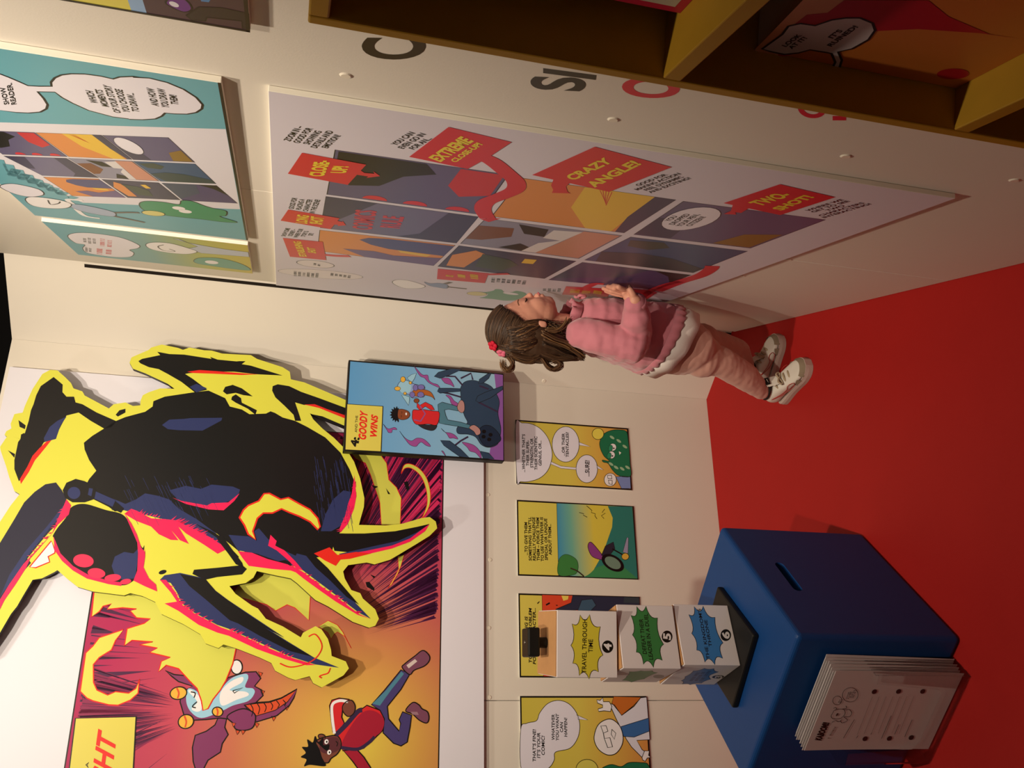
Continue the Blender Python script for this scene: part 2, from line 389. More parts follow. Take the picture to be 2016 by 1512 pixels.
# running boy in a red hooded top
SKN = ink(0x7a4538); SKD = ink(0x5c2f36); JRED = ink(0xd62a30); JRD2 = ink(0xa62038); JEAN = ink(0x4a4078); JEA2 = ink(0x4f86a0); SHO = ink(0x7c4a62); STRP = ink(0x37284a)
fig = A.poly('printed_boy_jacket', a4((678, 1302), (735, 1255), (800, 1175), (890, 1108), (975, 1140), (1003, 1195), (992, 1270), (940, 1320), (868, 1385), (735, 1400), (722, 1345)), JRED, 8, False, BLACK, 0.0028)
A.poly('printed_shade', a4((810, 1210), (880, 1145), (950, 1150), (1000, 1200), (988, 1270), (930, 1320), (860, 1380), (760, 1390), (730, 1350)), JRD2, 9, True, parent=fig)
A.poly('printed_trousers', a4((920, 1105), (1000, 1015), (1110, 880), (1168, 905), (1110, 1005), (1022, 1115), (1030, 1195), (1098, 1275), (1108, 1225), (1098, 1200), (1120, 1150), (1178, 1172), (1168, 1250), (1150, 1345), (1110, 1370), (1062, 1352), (995, 1285), (1003, 1195), (975, 1140)), JEAN, 7.5, False, BLACK, 0.0028, parent=fig)
A.poly('printed_denim', a4((925, 1098), (1010, 1015), (1112, 890), (1130, 905), (1050, 1005), (1010, 1060), (975, 1110)), JEA2, 8.5, parent=fig)
A.poly('printed_shoe', a4((1118, 865), (1135, 840), (1200, 790), (1250, 755), (1290, 785), (1292, 820), (1260, 855), (1195, 882), (1165, 910)), SHO, 9, True, BLACK, 0.0028, parent=fig)
A.poly('printed_shoe', a4((1140, 1142), (1185, 1090), (1225, 1105), (1245, 1130), (1280, 1150), (1290, 1190), (1275, 1222), (1230, 1205), (1185, 1165)), SHO, 9, True, BLACK, 0.0028, parent=fig)
A.poly('printed_laces', a4((1145, 850), (1200, 810), (1215, 825), (1160, 870)), ink(0xd8c8c4), 10, parent=fig)
A.poly('printed_laces', a4((1172, 1150), (1215, 1150), (1225, 1170), (1185, 1168)), ink(0xa07a88), 10, parent=fig)
A.poly('printed_sleeve', a4((650, 1110), (665, 1075), (710, 1062), (775, 1070), (790, 1100), (735, 1120), (728, 1185), (745, 1225), (690, 1295), (672, 1280), (660, 1190)), JRED, 9, False, BLACK, 0.0028, parent=fig)
A.stroke('printed_stripe', a4((770, 1085), (715, 1078), (668, 1105), (668, 1190), (682, 1290)), 0.007, DWH, 10, parent=fig)
A.poly('printed_fist', a4((735, 1110), (765, 1080), (795, 1078), (815, 1115), (805, 1160), (770, 1180), (738, 1150)), SKN, 10, True, BLACK, 0.0025, parent=fig)
A.stroke('printed_strap', a4((690, 1300), (760, 1230), (830, 1150), (860, 1138)), 0.012, STRP, 9.6, parent=fig)
A.stroke('printed_strap', a4((725, 1380), (830, 1390), (900, 1350), (940, 1310)), 0.008, STRP, 9.6, parent=fig)
A.poly('printed_sleeve', a4((740, 1400), (825, 1392), (870, 1440), (915, 1510), (905, 1560), (850, 1540), (800, 1470)), JRD2, 7, False, BLACK, 0.0028, parent=fig)
A.poly('printed_face', a4((562, 1345), (600, 1318), (680, 1302), (715, 1320), (725, 1370), (700, 1420), (660, 1450), (640, 1478), (605, 1470), (580, 1420)), SKN, 9, True, BLACK, 0.0028, parent=fig)
A.poly('printed_shade', a4((600, 1330), (690, 1312), (718, 1350), (715, 1390), (650, 1420), (590, 1400)), SKD, 10, True, parent=fig)
A.poly('printed_ear', a4(*ell(600, 1310, 24, 16, 0.3)), SKN, 8.6, False, BLACK, 0.0022, parent=fig)
for q in ((630, 1342), (648, 1410)):
    A.poly('printed_eye', a4(*ell(q[0], q[1], 13, 16, 0.3)), DWH, 11, parent=fig)
    A.poly('printed_pupil', a4(*ell(q[0] + 2, q[1] + 1, 5, 7)), INKB, 12, parent=fig)
A.stroke('printed_line', a4((690, 1340), (702, 1352), (696, 1372)), 0.0022, BLACK, 11, parent=fig)
hair = [(620, 1500)]
for k in range(15):
    t = 2.2 + k * 0.27; r = 96 if k % 2 else 66
    hair.append((565 + r * math.cos(t) * 1.05, 1425 + r * math.sin(t) * 1.25))
hair += [(560, 1340), (585, 1390), (600, 1440), (615, 1470)]
A.poly('printed_hair', a4(*hair), INKB, 10.5, True, parent=fig)
# caption box
cp = A.poly('caption_box', a3((487, 1192), (877, 1182), (838, 1900), (400, 1900)), CAPY, 9, False, BLACK, 0.003)
A.text('FIGHT', *a3((560, 1760), (632, 1258), (690, 1790)), RED, 11, 0.03, 0.28, parent=cp)
A.text('TO HAVE A', *a3((528, 1760), (554, 1472), (548, 1762)), BLACK, 11, 0.01, 0.0, parent=cp)

# ------------------------------------------------------------------ the beast, a thick cut-out held off the wall
BEA = WA.raised(0.052)
out = (a1((5, 800), (0, 772), (45, 705), (30, 692), (42, 668), (75, 650), (70, 620), (95, 555), (150, 545), (165, 500), (215, 390), (280, 290), (330, 263), (380, 266), (430, 310), (470, 350), (486, 385), (545, 405), (560, 432), (720, 518), (752, 490), (830, 478), (880, 502), (928, 497), (930, 465), (945, 430), (985, 410), (1060, 385), (1155, 388), (1110, 355), (960, 285), (880, 255), (857, 215), (870, 180), (985, 130), (1000, 115), (1070, 95), (1180, 118), (1210, 130), (1255, 115), (1350, 133), (1400, 135), (1470, 155), (1560, 160), (1660, 165), (1700, 190), (1870, 245))
       + a2((405, 275), (412, 325), (500, 345), (770, 460), (850, 500), (860, 660), (765, 642), (600, 575), (538, 550), (560, 590), (620, 650), (700, 715), (790, 805), (830, 870), (870, 980), (898, 1110), (895, 1170), (872, 1250), (862, 1288), (1040, 1292), (1150, 1280), (1280, 1242), (1330, 1236), (1370, 1265), (1380, 1310), (1330, 1360), (1250, 1410))
       + a4((1100, 135), (1040, 170), (940, 200), (890, 188), (770, 205), (738, 245), (748, 290), (790, 365), (848, 385), (865, 420), (945, 490), (968, 550), (945, 595), (905, 608), (800, 570), (640, 470), (560, 430), (440, 320), (400, 290), (300, 270), (182, 243), (160, 285), (110, 320), (5, 340), (45, 390), (150, 465), (190, 485), (240, 550), (350, 600), (465, 670), (480, 640), (560, 598), (600, 620), (640, 680), (660, 750), (664, 790), (755, 825), (775, 870), (740, 915), (600, 993), (545, 965), (522, 920), (430, 945), (385, 930), (300, 885), (275, 835), (200, 800), (60, 745))
       + a3((1440, 716), (1408, 740), (1325, 710), (1290, 650), (1180, 585), (1040, 520), (1000, 442), (920, 405), (840, 385), (800, 400), (600, 375), (500, 345), (430, 290), (370, 237), (350, 250), (270, 290), (210, 300), (150, 400), (110, 470), (70, 520), (0, 640))
       + [(-50, 1318), (-90, 1270), (-60, 1120), (-15, 1050)] + a1((0, 1268), (70, 1160), (130, 1085), (95, 1065), (60, 970), (40, 900)))
o2 = [BEA.sz(p) for p in out]
zmax = HW + 0.02
th = 0.016
beast = thing('beast_cutout', BEA.pt(-0.6, 0.9), 'thick cut-out of a black beetle-like beast edged in yellow, leaping off the mural', 'cutout')
tri = tessellate_polygon([[Vector((a, b, 0)) for a, b in o2]])
n = len(o2)
V = [BEA.pt(a, b, 0) for a, b in o2] + [BEA.pt(a, b, -th) for a, b in o2]
Fc = [tuple(t) for t in tri] + [tuple(i + n for i in reversed(t)) for t in tri] + [(i, (i + 1) % n, (i + 1) % n + n, i + n) for i in range(n)]
obj('cut_panel', V, Fc, [YEL, M_EDGEK], beast, mi=[0] * len(tri) + [1] * (len(Fc) - len(tri)))
# spacers that carry it on the mural
for p in ((330, 880), (560, 930), (300, 1090), (420, 900)):
    c = BEA.hit(p); bm = bmesh.new()
    q = Matrix.Translation(c - BEA.n * (th + 0.0115)) @ BEA.n.to_track_quat('Z', 'Y').to_matrix().to_4x4()
    bmesh.ops.create_cone(bm, cap_ends=True, segments=16, radius1=0.02, radius2=0.02, depth=0.0225, matrix=q)
    bm_obj('spacer', bm, M_EDGEK, beast)
A = Art(BEA, 0.0, beast)
body = (a1((555, 745), (610, 700), (690, 650), (740, 612), (830, 575), (960, 540), (1010, 505), (1015, 470), (1090, 440), (1290, 410), (1380, 400), (1490, 450), (1520, 505), (1600, 525), (1650, 556), (1760, 552), (1790, 537), (1820, 548), (1870, 578))
        + a2((440, 600), (520, 640), (640, 710), (740, 810), (800, 920), (832, 1000), (832, 1080), (800, 1180), (770, 1280), (735, 1340), (700, 1400), (680, 1480)) + a4((650, 160), (600, 150), (540, 160), (400, 210), (200, 160), (60, 100))
        + a1((1600, 1480), (1540, 1430), (1440, 1350), (1300, 1260), (1100, 1200), (900, 1180), (760, 1200), (640, 1110), (560, 1040), (590, 985), (637, 930), (590, 860), (560, 790)))
A.poly('printed_body', body, INKB, 1)
A.poly('printed_wing', a1((355, 310), (415, 360), (413, 410), (440, 440), (490, 440), (500, 478), (545, 490), (640, 545), (770, 602), (740, 640), (690, 652), (600, 600), (520, 545), (500, 550), (440, 565), (400, 640), (360, 722), (290, 742), (240, 830), (190, 900), (140, 985), (125, 1000), (95, 920), (95, 860), (120, 740), (165, 680), (190, 600), (205, 530), (222, 490), (240, 430), (270, 370)), INKB, 1)
A.poly('printed_highlight', a1((440, 572), (400, 632), (370, 720), (295, 740), (290, 715), (330, 640), (380, 600)), NAVY, 2)
A.poly('printed_rim', a1((340, 728), (310, 735), (262, 780), (215, 832), (180, 905), (132, 985), (138, 1018), (190, 940), (232, 860), (270, 815)), RED, 2)
A.poly('printed_thorn', a1((122, 595), (170, 630), (165, 655), (130, 640)), INKB, 1)
A.poly('printed_thorn', a1((85, 705), (165, 730), (160, 680), (140, 690), (135, 720)), INKB, 1.5)
A.poly('printed_thorn', a1((52, 795), (100, 820), (95, 845)), INKB, 1)
A.poly('printed_wing', a1((915, 205), (940, 190), (1060, 165), (1040, 143), (1120, 158), (1220, 162), (1400, 190), (1390, 177), (1440, 195), (1580, 208), (1565, 205), (1625, 205), (1600, 225), (1660, 235), (1870, 300), (1700, 292), (1550, 275), (1400, 275), (1250, 285), (1225, 290), (1275, 322), (1372, 395), (1290, 412), (1200, 342), (1110, 290), (1050, 258), (985, 245), (930, 220)), INKB, 1)
A.poly('printed_rim', a1((1240, 275), (1320, 264), (1440, 272), (1600, 285), (1710, 292), (1600, 297), (1400, 288), (1280, 284)), RED, 2)
A.poly('printed_highlight', a1((1255, 375), (1300, 355), (1370, 385), (1300, 412)), NAVY, 2)
A.poly('printed_wing', a2((288, 400), (292, 370), (325, 358), (400, 370), (480, 408), (600, 450), (775, 515), (840, 540), (840, 590), (770, 570), (640, 525), (560, 492), (500, 495), (440, 478), (468, 560), (480, 600), (440, 600), (430, 560), (370, 500), (310, 445)), INKB, 1)
A.poly('printed_rim', a2((500, 492), (570, 490), (650, 522), (790, 570), (790, 592), (690, 552), (600, 515)), RED, 2)
A.poly('printed_edge', a2((545, 555), (620, 570), (765, 632), (765, 645), (610, 590)), INKB, 2)
A.poly('printed_pincer', a1((1475, 405), (1490, 375), (1540, 362), (1600, 385), (1672, 438), (1610, 430), (1560, 415), (1500, 425)), INKB, 1)
A.poly('printed_joint', a1((1535, 440), (1560, 425), (1595, 450), (1600, 480), (1700, 530), (1690, 560), (1640, 520), (1560, 480), (1530, 460)), INKB, 1)
A.poly('printed_pod', a1((765, 560), (790, 530), (830, 520), (830, 545), (780, 572)), INKB, 1)
A.poly('printed_highlight', a1((1072, 628), (1120, 592), (1220, 587), (1260, 582), (1470, 580), (1465, 598), (1340, 665), (1180, 662), (1110, 655)), NAVY, 2)
A.poly('printed_highlight', a1((1120, 1060), (1230, 1030), (1330, 1050), (1400, 1022), (1540, 1035), (1588, 1055), (1570, 1110), (1480, 1145), (1370, 1160), (1180, 1125)), NAVY, 2)
A.poly('printed_rim', a1((1140, 1108), (1200, 1130), (1370, 1160), (1400, 1145), (1510, 1140), (1585, 1080), (1550, 1130), (1480, 1192), (1380, 1186), (1230, 1150)), PINK, 3)
A.poly('printed_highlight', a1((640, 1080), (760, 1120), (830, 1150), (900, 1120), (960, 1080), (1040, 1095), (1120, 1120), (1180, 1180), (1300, 1250), (1430, 1345), (1480, 1420), (1380, 1400), (1260, 1320), (1100, 1255), (960, 1222), (830, 1195), (640, 1110)), NAVY, 2)
A.poly('printed_rim', a1((822, 1215), (868, 1182), (905, 1195), (1000, 1245), (1090, 1250), (1160, 1258), (1290, 1320), (1390, 1370), (1480, 1430), (1490, 1455), (1440, 1480), (1350, 1420), (1230, 1345), (1180, 1300), (1250, 1415), (1190, 1390), (1130, 1320), (1180, 1390), (1130, 1388), (1050, 1350), (1000, 1300), (900, 1262)), PINK, 3)
A.poly('printed_link', a1((1290, 1280), (1400, 1330), (1450, 1360), (1580, 1500), (1560, 1530), (1500, 1440), (1430, 1370)), INKB, 4)
# head with four red eyes
head = a1((350, 1360), (380, 1310), (440, 1235), (475, 1170), (560, 1150), (700, 1190), (800, 1215), (850, 1265), (905, 1370), (940, 1440)) + a3((930, 80), (915, 170), (880, 280), (860, 305), (800, 335), (700, 320), (560, 285), (470, 232), (400, 170), (360, 110), (345, 30))
hd = A.poly('printed_head', head, INKB, 4, True)
A.poly('printed_rim', a3((345, 20), (352, 110), (400, 178), (470, 240), (560, 292), (700, 328), (780, 340), (790, 318), (700, 305), (570, 268), (470, 210), (390, 130)), PINK, 5, parent=hd)
A.poly('printed_highlight', a3((720, 210), (740, 150), (800, 120), (860, 130), (890, 100), (885, 200), (870, 290), (790, 300), (740, 270)), NAVY, 5, parent=hd)
A.poly('printed_rim', a1((825, 1215), (870, 1280), (905, 1350), (935, 1440), (960, 1470)) + a3((930, 90), (935, 150), (925, 220), (960, 290), (1005, 330), (1012, 375), (930, 340), (860, 305), (885, 240), (890, 130), (885, 60)), PINK, 6, parent=hd)
for c in ((538, 177, 66, 42, 0.12), (622, 257, 57, 32, 0.12), (727, 287, 53, 23, -0.1), (810, 312, 36, 17, -0.2)):
    A.poly('printed_eye', a3(*ell(*c)), ink(0xf0305a), 7, parent=hd)
A.poly('printed_joint', a1((415, 1060), (440, 1010), (500, 985), (560, 1000), (620, 1030), (640, 1080), (760, 1130), (820, 1180), (800, 1210), (740, 1180), (620, 1120), (560, 1140), (480, 1140), (430, 1110)), INKB, 8, parent=hd)
A.poly('printed_highlight', a1(*ell(490, 1078, 42, 40)), NAVY, 9, parent=hd)
A.poly('printed_highlight', a1((590, 1045), (615, 1050), (605, 1100), (582, 1090)), NAVY, 9, parent=hd)
A.poly('printed_highlight', a1((635, 1068), (765, 1125), (745, 1170), (625, 1115)), NAVY, 9, parent=hd)
# near limb that leaves through the top of the mural
limb = a1((20, 1375), (90, 1260), (160, 1140), (230, 1070), (300, 1020), (370, 1008), (410, 1060), (440, 1120), (462, 1180), (440, 1230), (330, 1330), (270, 1400), (180, 1512)) + a3((200, 190), (130, 270), (60, 370), (0, 490)) + [(-45, 1265), (-55, 1160)]
lb = A.poly('printed_limb', limb, ink(0x23233a), 3)
A.poly('printed_highlight', a1((310, 1300), (420, 1160), (445, 1190), (330, 1310), (180, 1500)) + a3((130, 240), (30, 370), (0, 410), (60, 270), (160, 120)), NAVY, 4, parent=lb)
A.poly('printed_rim', a1((440, 1120), (470, 1160), (455, 1220), (380, 1290), (345, 1345), (280, 1420), (200, 1512)) + a3((170, 220), (100, 330), (30, 430), (0, 490), (-20, 460), (60, 330), (150, 200), (240, 100), (330, 10)), PINK, 5, parent=lb)
A.poly('printed_gap', a3((330, 50), (355, 110), (352, 128), (310, 150), (320, 185), (230, 222), (190, 218)), M_BOARDW, 4, False, RED, 0.003)
# yellow claw on the chest
A.poly('printed_claw', a2((72, 1240), (98, 1190), (130, 1160), (200, 1130), (235, 1082), (270, 1080), (345, 1120), (395, 1108), (470, 1150), (540, 1188), (590, 1245), (605, 1300), (590, 1320), (540, 1268), (470, 1232), (400, 1205), (350, 1182), (290, 1210), (230, 1210), (190, 1245), (175, 1290), (160, 1330), (178, 1385), (130, 1350), (105, 1290)), YEL, 5, False, RED, 0.0045)
A.poly('printed_highlight', a2((170, 1330), (200, 1310), (260, 1380), (330, 1440), (460, 1500), (400, 1530), (280, 1480), (190, 1400)), NAVY, 4.5)
A.poly('printed_rim', a4((270, 10), (310, 50), (300, 80), (360, 110), (430, 180), (480, 240), (440, 230), (380, 170), (310, 110), (255, 80)), PINK, 5)
A.poly('printed_rim', a4((60, 115), (150, 125), (250, 165), (380, 200), (440, 232), (460, 262), (400, 240), (280, 230), (130, 210), (90, 160)), PINK, 5)
A.poly('printed_highlight', a4((0, 10), (130, 20), (260, 90), (370, 170), (320, 180), (180, 130), (60, 110)), NAVY, 4)
# right rear leg
A.poly('printed_leg', a2((665, 1342), (780, 1345), (900, 1345), (1100, 1330), (1250, 1300), (1328, 1282), (1310, 1310), (1200, 1385), (1100, 1420), (950, 1450), (800, 1470), (700, 1460)), INKB, 2)
A.poly('printed_highlight', a2((1000, 1420), (1120, 1395), (1240, 1340), (1290, 1310), (1200, 1390), (1080, 1430), (900, 1480), (750, 1500), (730, 1480)), NAVY, 3)
A.poly('printed_rim', a2((1328, 1284), (1300, 1330), (1200, 1400), (1080, 1445), (950, 1475), (850, 1500), (740, 1512), (720, 1490), (900, 1462), (1080, 1425), (1200, 1378), (1290, 1310)), PINK, 4)
A.poly('printed_rim', a2((832, 960), (845, 1100), (830, 1180), (790, 1280), (740, 1340), (735, 1310), (770, 1230), (790, 1150), (815, 1080)), PINK, 3)
A.poly('printed_highlight', a2((690, 1120), (760, 1060), (810, 1070), (790, 1170), (750, 1290), (680, 1330), (610, 1330), (640, 1220)), NAVY, 2.5)
A.poly('printed_rim', a4((550, 130), (600, 110), (650, 90), (700, 140), (820, 120), (920, 130), (780, 165), (720, 170), (690, 210), (620, 175)), RED, 5)
# two front legs
A.poly('printed_leg', a4((440, 130), (520, 150), (600, 205), (690, 310), (800, 430), (915, 550), (840, 512), (700, 405), (600, 330), (480, 240), (400, 200)), NAVY, 3)
A.poly('printed_shade', a4((480, 120), (560, 150), (640, 225), (720, 320), (840, 460), (760, 410), (650, 300), (560, 220)), INKB, 4)
A.poly('printed_rim', a4((400, 205), (480, 250), (600, 345), (700, 415), (840, 520), (915, 552), (830, 525), (690, 440), (590, 370), (480, 290), (430, 250)), PINK, 4)
lg = A.poly('printed_leg', a3((1030, 300), (1060, 270), (1160, 255), (1320, 290), (1390, 370), (1470, 430), (1620, 530), (1833, 672)) + a4((230, 600), (370, 690), (550, 800), (712, 866), (560, 845), (400, 795), (200, 705), (0, 615)) + a3((1400, 590), (1250, 510), (1170, 450), (1140, 380), (1100, 320)), NAVY, 3)
A.poly('printed_shade', a3((1160, 262), (1325, 295), (1390, 372), (1470, 432), (1620, 535), (1833, 675)) + a4((230, 605), (370, 695), (540, 795), (400, 760), (200, 660), (60, 580)) + a3((1480, 560), (1330, 430), (1220, 340)), INKB, 4, parent=lg)
A.poly('printed_rim', a3((1030, 300), (1070, 300), (1130, 380), (1165, 455), (1250, 515), (1420, 605), (1520, 640)) + a4((0, 620), (200, 715), (400, 800), (560, 848), (500, 850), (360, 810), (180, 745), (0, 660)) + a3((1400, 640), (1280, 590), (1150, 500), (1060, 452), (1140, 440), (1100, 380)), PINK, 5, parent=lg)
A.poly('printed_link', a3((1250, 235), (1400, 222), (1560, 205), (1590, 230), (1560, 265), (1400, 282), (1320, 300), (1240, 262)), INKB, 6)
A.poly('printed_link', a3((1420, 0), (1500, 110), (1560, 190), (1570, 220), (1520, 200), (1470, 130), (1400, 40)), INKB, 6)
A.poly('printed_nostril', a3(*ell(1048, 250, 26, 13, -0.3)), INKB, 2)
# red sparks along the leg tips
A.stroke('printed_spark', a4((515, 665), (555, 650), (590, 690), (600, 740), (565, 800), (500, 840), (400, 862), (330, 838)), 0.003, RED, 6)
A.stroke('printed_spark', a4((655, 868), (640, 900), (605, 912), (585, 922), (600, 932)), 0.003, RED, 6)
# hatching along the shaded flank
rnd = random.Random(11); hat = []
for k in range(70):
    x = 560 + rnd.random() * 240; y = 830 + rnd.random() * 380; L = 50 + rnd.random() * 90
    hat.append([BEA.sz(q) for q in a2((x, y), (x + 3, y), (x + L * 0.18 + 2, y + L), (x + L * 0.18, y + L))])
for k in range(60):
    x = 700 + rnd.random() * 700; y = 960 + rnd.random() * 220; L = 40 + rnd.random() * 90
    hat.append([BEA.sz(q) for q in a1((x, y), (x + 3, y), (x + L * 0.5 + 2, y + L), (x + L * 0.5, y + L))])
A.many('printed_hatching', hat, NAVY, 3.5, kind='stuff')

# ragged dry-brush strokes where the pink rims meet the dark
rnd = random.Random(23); rag = []
def ragged(conv, path, n, L, side):
    for k in range(n):
        t = rnd.random() * (len(path) - 1); i = int(t); u = t - i
        x = path[i][0] + (path[i + 1][0] - path[i][0]) * u; y = path[i][1] + (path[i + 1][1] - path[i][1]) * u
        dx, dy = path[i + 1][0] - path[i][0], path[i + 1][1] - path[i][1]; l = math.hypot(dx, dy); dx /= l; dy /= l
        nx, ny = -dy * side, dx * side; q = L * (0.4 + 0.8 * rnd.random())
        rag.append([BEA.sz(p) for p in conv((x - dx * 6, y - dy * 6), (x + dx * 6, y + dy * 6), (x + nx * q + dx * q * .8, y + ny * q + dy * q * .8))])
ragged(a1, [(825, 1215), (960, 1222), (1160, 1258), (1290, 1320), (1480, 1430)], 40, 34, -1)
ragged(a1, [(440, 1130), (380, 1290), (280, 1420), (200, 1512)], 26, 26, 1)
ragged(a3, [(1060, 300), (1165, 455), (1250, 515), (1420, 605)], 24, 30, -1)
ragged(a4, [(0, 620), (200, 715), (400, 800)], 22, 28, -1)
ragged(a4, [(400, 205), (480, 250), (600, 345), (700, 415), (840, 520)], 26, 22, -1)
ragged(a2, [(840, 980), (845, 1100), (800, 1230), (740, 1340)], 24, 30, 1)
A.many('printed_brush_strokes', rag, PINK, 5.5, kind='stuff')

# ------------------------------------------------------------------ the fourth caption board beside the beast
GP = WA.raised(0.085)
def quad_rect(pl, tl, tr, br, bl, off=0.0):      # the upright rectangle nearest to four pixels
    q = [pl.sz(p, off) for p in (tl, tr, br, bl)]
    return ((q[0][0] + q[3][0]) / 2, (q[1][0] + q[2][0]) / 2, (q[2][1] + q[3][1]) / 2, (q[0][1] + q[1][1]) / 2)
c4 = zg((145, 1075), (195, 95), (1862, 250), (1868, 1190))
s0, s1, z0, z1 = quad_rect(GP, *c4)
gb = thing('caption_board', GP.pt((s0 + s1) / 2, z0), 'black-edged sky-blue comic board captioned goody wins, overlapping the beast cut-out', 'board')
board('panel', GP, s0, s1, z0, z1, -0.028, 0.0, M_EDGEK, gb, bevel=0.002)
board('mount_block', GP, s0 + 0.05, s1 - 0.05, z0 + 0.1, z1 - 0.1, -0.084, -0.028, M_EDGEK, gb)
A = Art(GP, 0.0, gb, 0.0012)
SKY = grad('comic_sky', [(0, 0x9cc4dc), (0.5, 0x7fb2dc), (1, 0x5c9bd2)], GP.pt(s0, z0), GP.pt(s0, z1))
A.rect('comic_sky', s0 + 0.005, s1 - 0.005, z0 + 0.005, z1 - 0.005, SKY, 1)
STEEL = ink(0x2f4460); STE2 = ink(0x1d2c44); VIO = ink(0x8d5aa8); SMOKE = ink(0x9c4f9a)
A.poly('printed_ground', zg((1760, 250), (1852, 262), (1858, 1178), (1700, 1165), (1740, 900), (1800, 600)), VIO, 2)
for pts in (((895, 160), (930, 200), (990, 260), (1045, 265), (1060, 320), (1100, 350), (1150, 365), (1175, 400), (1100, 370), (1050, 340), (1010, 295), (960, 270)),
            ((1195, 300), (1260, 295), (1295, 320), (1330, 390), (1290, 370), (1240, 355), (1220, 340)),
            ((1240, 480), (1290, 490), (1330, 540), (1370, 570), (1350, 600), (1300, 570), (1280, 520)),
            ((745, 865), (800, 935), (870, 970), (930, 940), (1000, 950), (1060, 1000), (1075, 1030), (1030, 1020), (980, 985), (950, 1000), (920, 1030), (860, 1015), (810, 960)),
            ((570, 790), (620, 840), (690, 825), (715, 850), (670, 850), (660, 880), (625, 880), (610, 855)),
            ((1190, 835), (1230, 875), (1290, 885), (1340, 910), (1370, 950), (1320, 940), (1280, 940), (1250, 895)),
            ((1415, 985), (1500, 1000), (1560, 1030), (1610, 1090), (1620, 1160), (1560, 1100), (1500, 1080), (1470, 1040)),
            ((1600, 640), (1650, 690), (1720, 720), (1740, 770), (1690, 740), (1620, 700)), ((1195, 1080), (1215, 1085), (1240, 1135))):
    A.poly('printed_smoke', zg(*pts), SMOKE, 2, True, BLACK, 0.001)
# the fallen beast
fb = A.poly('printed_wreck', zg((1400, 470), (1400, 400), (1440, 340), (1520, 320), (1600, 335), (1680, 360), (1740, 400), (1790, 480), (1815, 560), (1800, 680), (1830, 830), (1820, 930), (1790, 1010), (1700, 1040), (1620, 1010), (1560, 930), (1480, 900), (1370, 890), (1368, 820), (1470, 780), (1440, 700), (1410, 600)), STEEL, 3, True, BLACK, 0.0014)
A.poly('printed_wreck_head', zg((1590, 870), (1640, 810), (1720, 810), (1800, 880), (1830, 960), (1750, 1020), (1670, 1030), (1610, 960)), STE2, 4, True, BLACK, 0.0014, parent=fb)
for q in ((1650, 870), (1645, 925), (1720, 905), (1705, 955)): A.poly('printed_lens', zg(*ell(q[0], q[1], 22, 20)), INKB, 5, parent=fb)
for pts in (((1115, 280), (1160, 235), (1300, 195), (1410, 205), (1290, 260), (1180, 300)), ((1150, 440), (1165, 405), (1290, 405), (1400, 410), (1390, 440), (1260, 450), (1180, 460)),
            ((1180, 965), (1280, 970), (1400, 1060), (1490, 1150), (1390, 1140), (1290, 1070), (1220, 1020)), ((1580, 490), (1660, 450), (1850, 380), (1850, 420), (1720, 510), (1600, 560), (1560, 540)),
            ((1590, 360), (1600, 310), (1690, 250), (1730, 240), (1700, 300), (1640, 350)), ((1610, 1080), (1700, 1100), (1760, 1165), (1640, 1160))):
    A.poly('printed_claw', zg(*pts), STEEL, 4, False, BLACK, 0.0014, parent=fb)
for pts in (((1240, 275), (1340, 280), (1420, 375)), ((1400, 300), (1510, 245), (1530, 315)), ((1160, 440), (1280, 465), (1400, 500)), ((1330, 1025), (1400, 970), (1480, 925)), ((1590, 555), (1700, 610), (1800, 660)), ((1600, 380), (1700, 415))):
    A.stroke('printed_link', zg(*pts), 0.0052, ink(0x3a2a48), 3.6, False, parent=fb)
# boy in red with a small blue dragon
bo = A.poly('printed_boy_jacket', zg((890, 640), (945, 640), (1000, 635), (1100, 650), (1165, 660), (1170, 720), (1140, 800), (1050, 790), (930, 795), (885, 745), (880, 690)), JRED, 6, True, BLACK, 0.0014)
A.poly('printed_backpack', zg((950, 795), (1060, 800), (1140, 800), (1130, 840), (1090, 860), (1020, 845), (970, 820)), ink(0x2c2a33), 5, True, BLACK, 0.0014, parent=bo)
A.stroke('printed_stripe', zg((900, 745), (970, 760), (1020, 680), (960, 590)), 0.0035, ink(0x8b5aa0), 7, False, parent=bo)
A.poly('printed_arm', zg((930, 560), (960, 590), (1020, 555), (1090, 590), (1120, 640), (1080, 640), (1020, 600), (960, 640), (930, 610)), JRED, 6.5, False, BLACK, 0.0012, parent=bo)
A.poly('printed_jeans', zg((1160, 640), (1155, 580), (1200, 555), (1330, 590), (1375, 610), (1370, 650), (1270, 630), (1225, 640), (1240, 700), (1260, 745), (1400, 770), (1500, 800), (1495, 840), (1370, 815), (1240, 795), (1170, 780)), ink(0x4f7f96), 5.5, False, BLACK, 0.0014, parent=bo)
A.poly('printed_shoe', zg((1365, 590), (1400, 535), (1435, 560), (1440, 640), (1410, 670), (1370, 640)), ink(0xb98a88), 7, True, BLACK, 0.0012, parent=bo)
A.poly('printed_shoe', zg((1490, 830), (1540, 800), (1600, 840), (1610, 890), (1570, 910), (1540, 870)), ink(0xb98a88), 7, True, BLACK, 0.0012, parent=bo)
A.poly('printed_face', zg((720, 650), (760, 630), (830, 650), (855, 690), (830, 730), (770, 745), (725, 720)), ink(0x8a4a2c), 7, True, BLACK, 0.0012, parent=bo)
A.poly('printed_hand', zg(*ell(925, 540, 28, 24)), ink(0x8a4a2c), 7, False, BLACK, 0.0012, parent=bo)
A.stroke('printed_line', zg((760, 655), (772, 665), (762, 678)), 0.001, BLACK, 8, parent=bo)
A.stroke('printed_line', zg((755, 695), (767, 705), (757, 718)), 0.001, BLACK, 8, parent=bo)
A.poly('printed_mouth', zg(*ell(815, 682, 9, 14)), DWH, 8, parent=bo)
hr = []
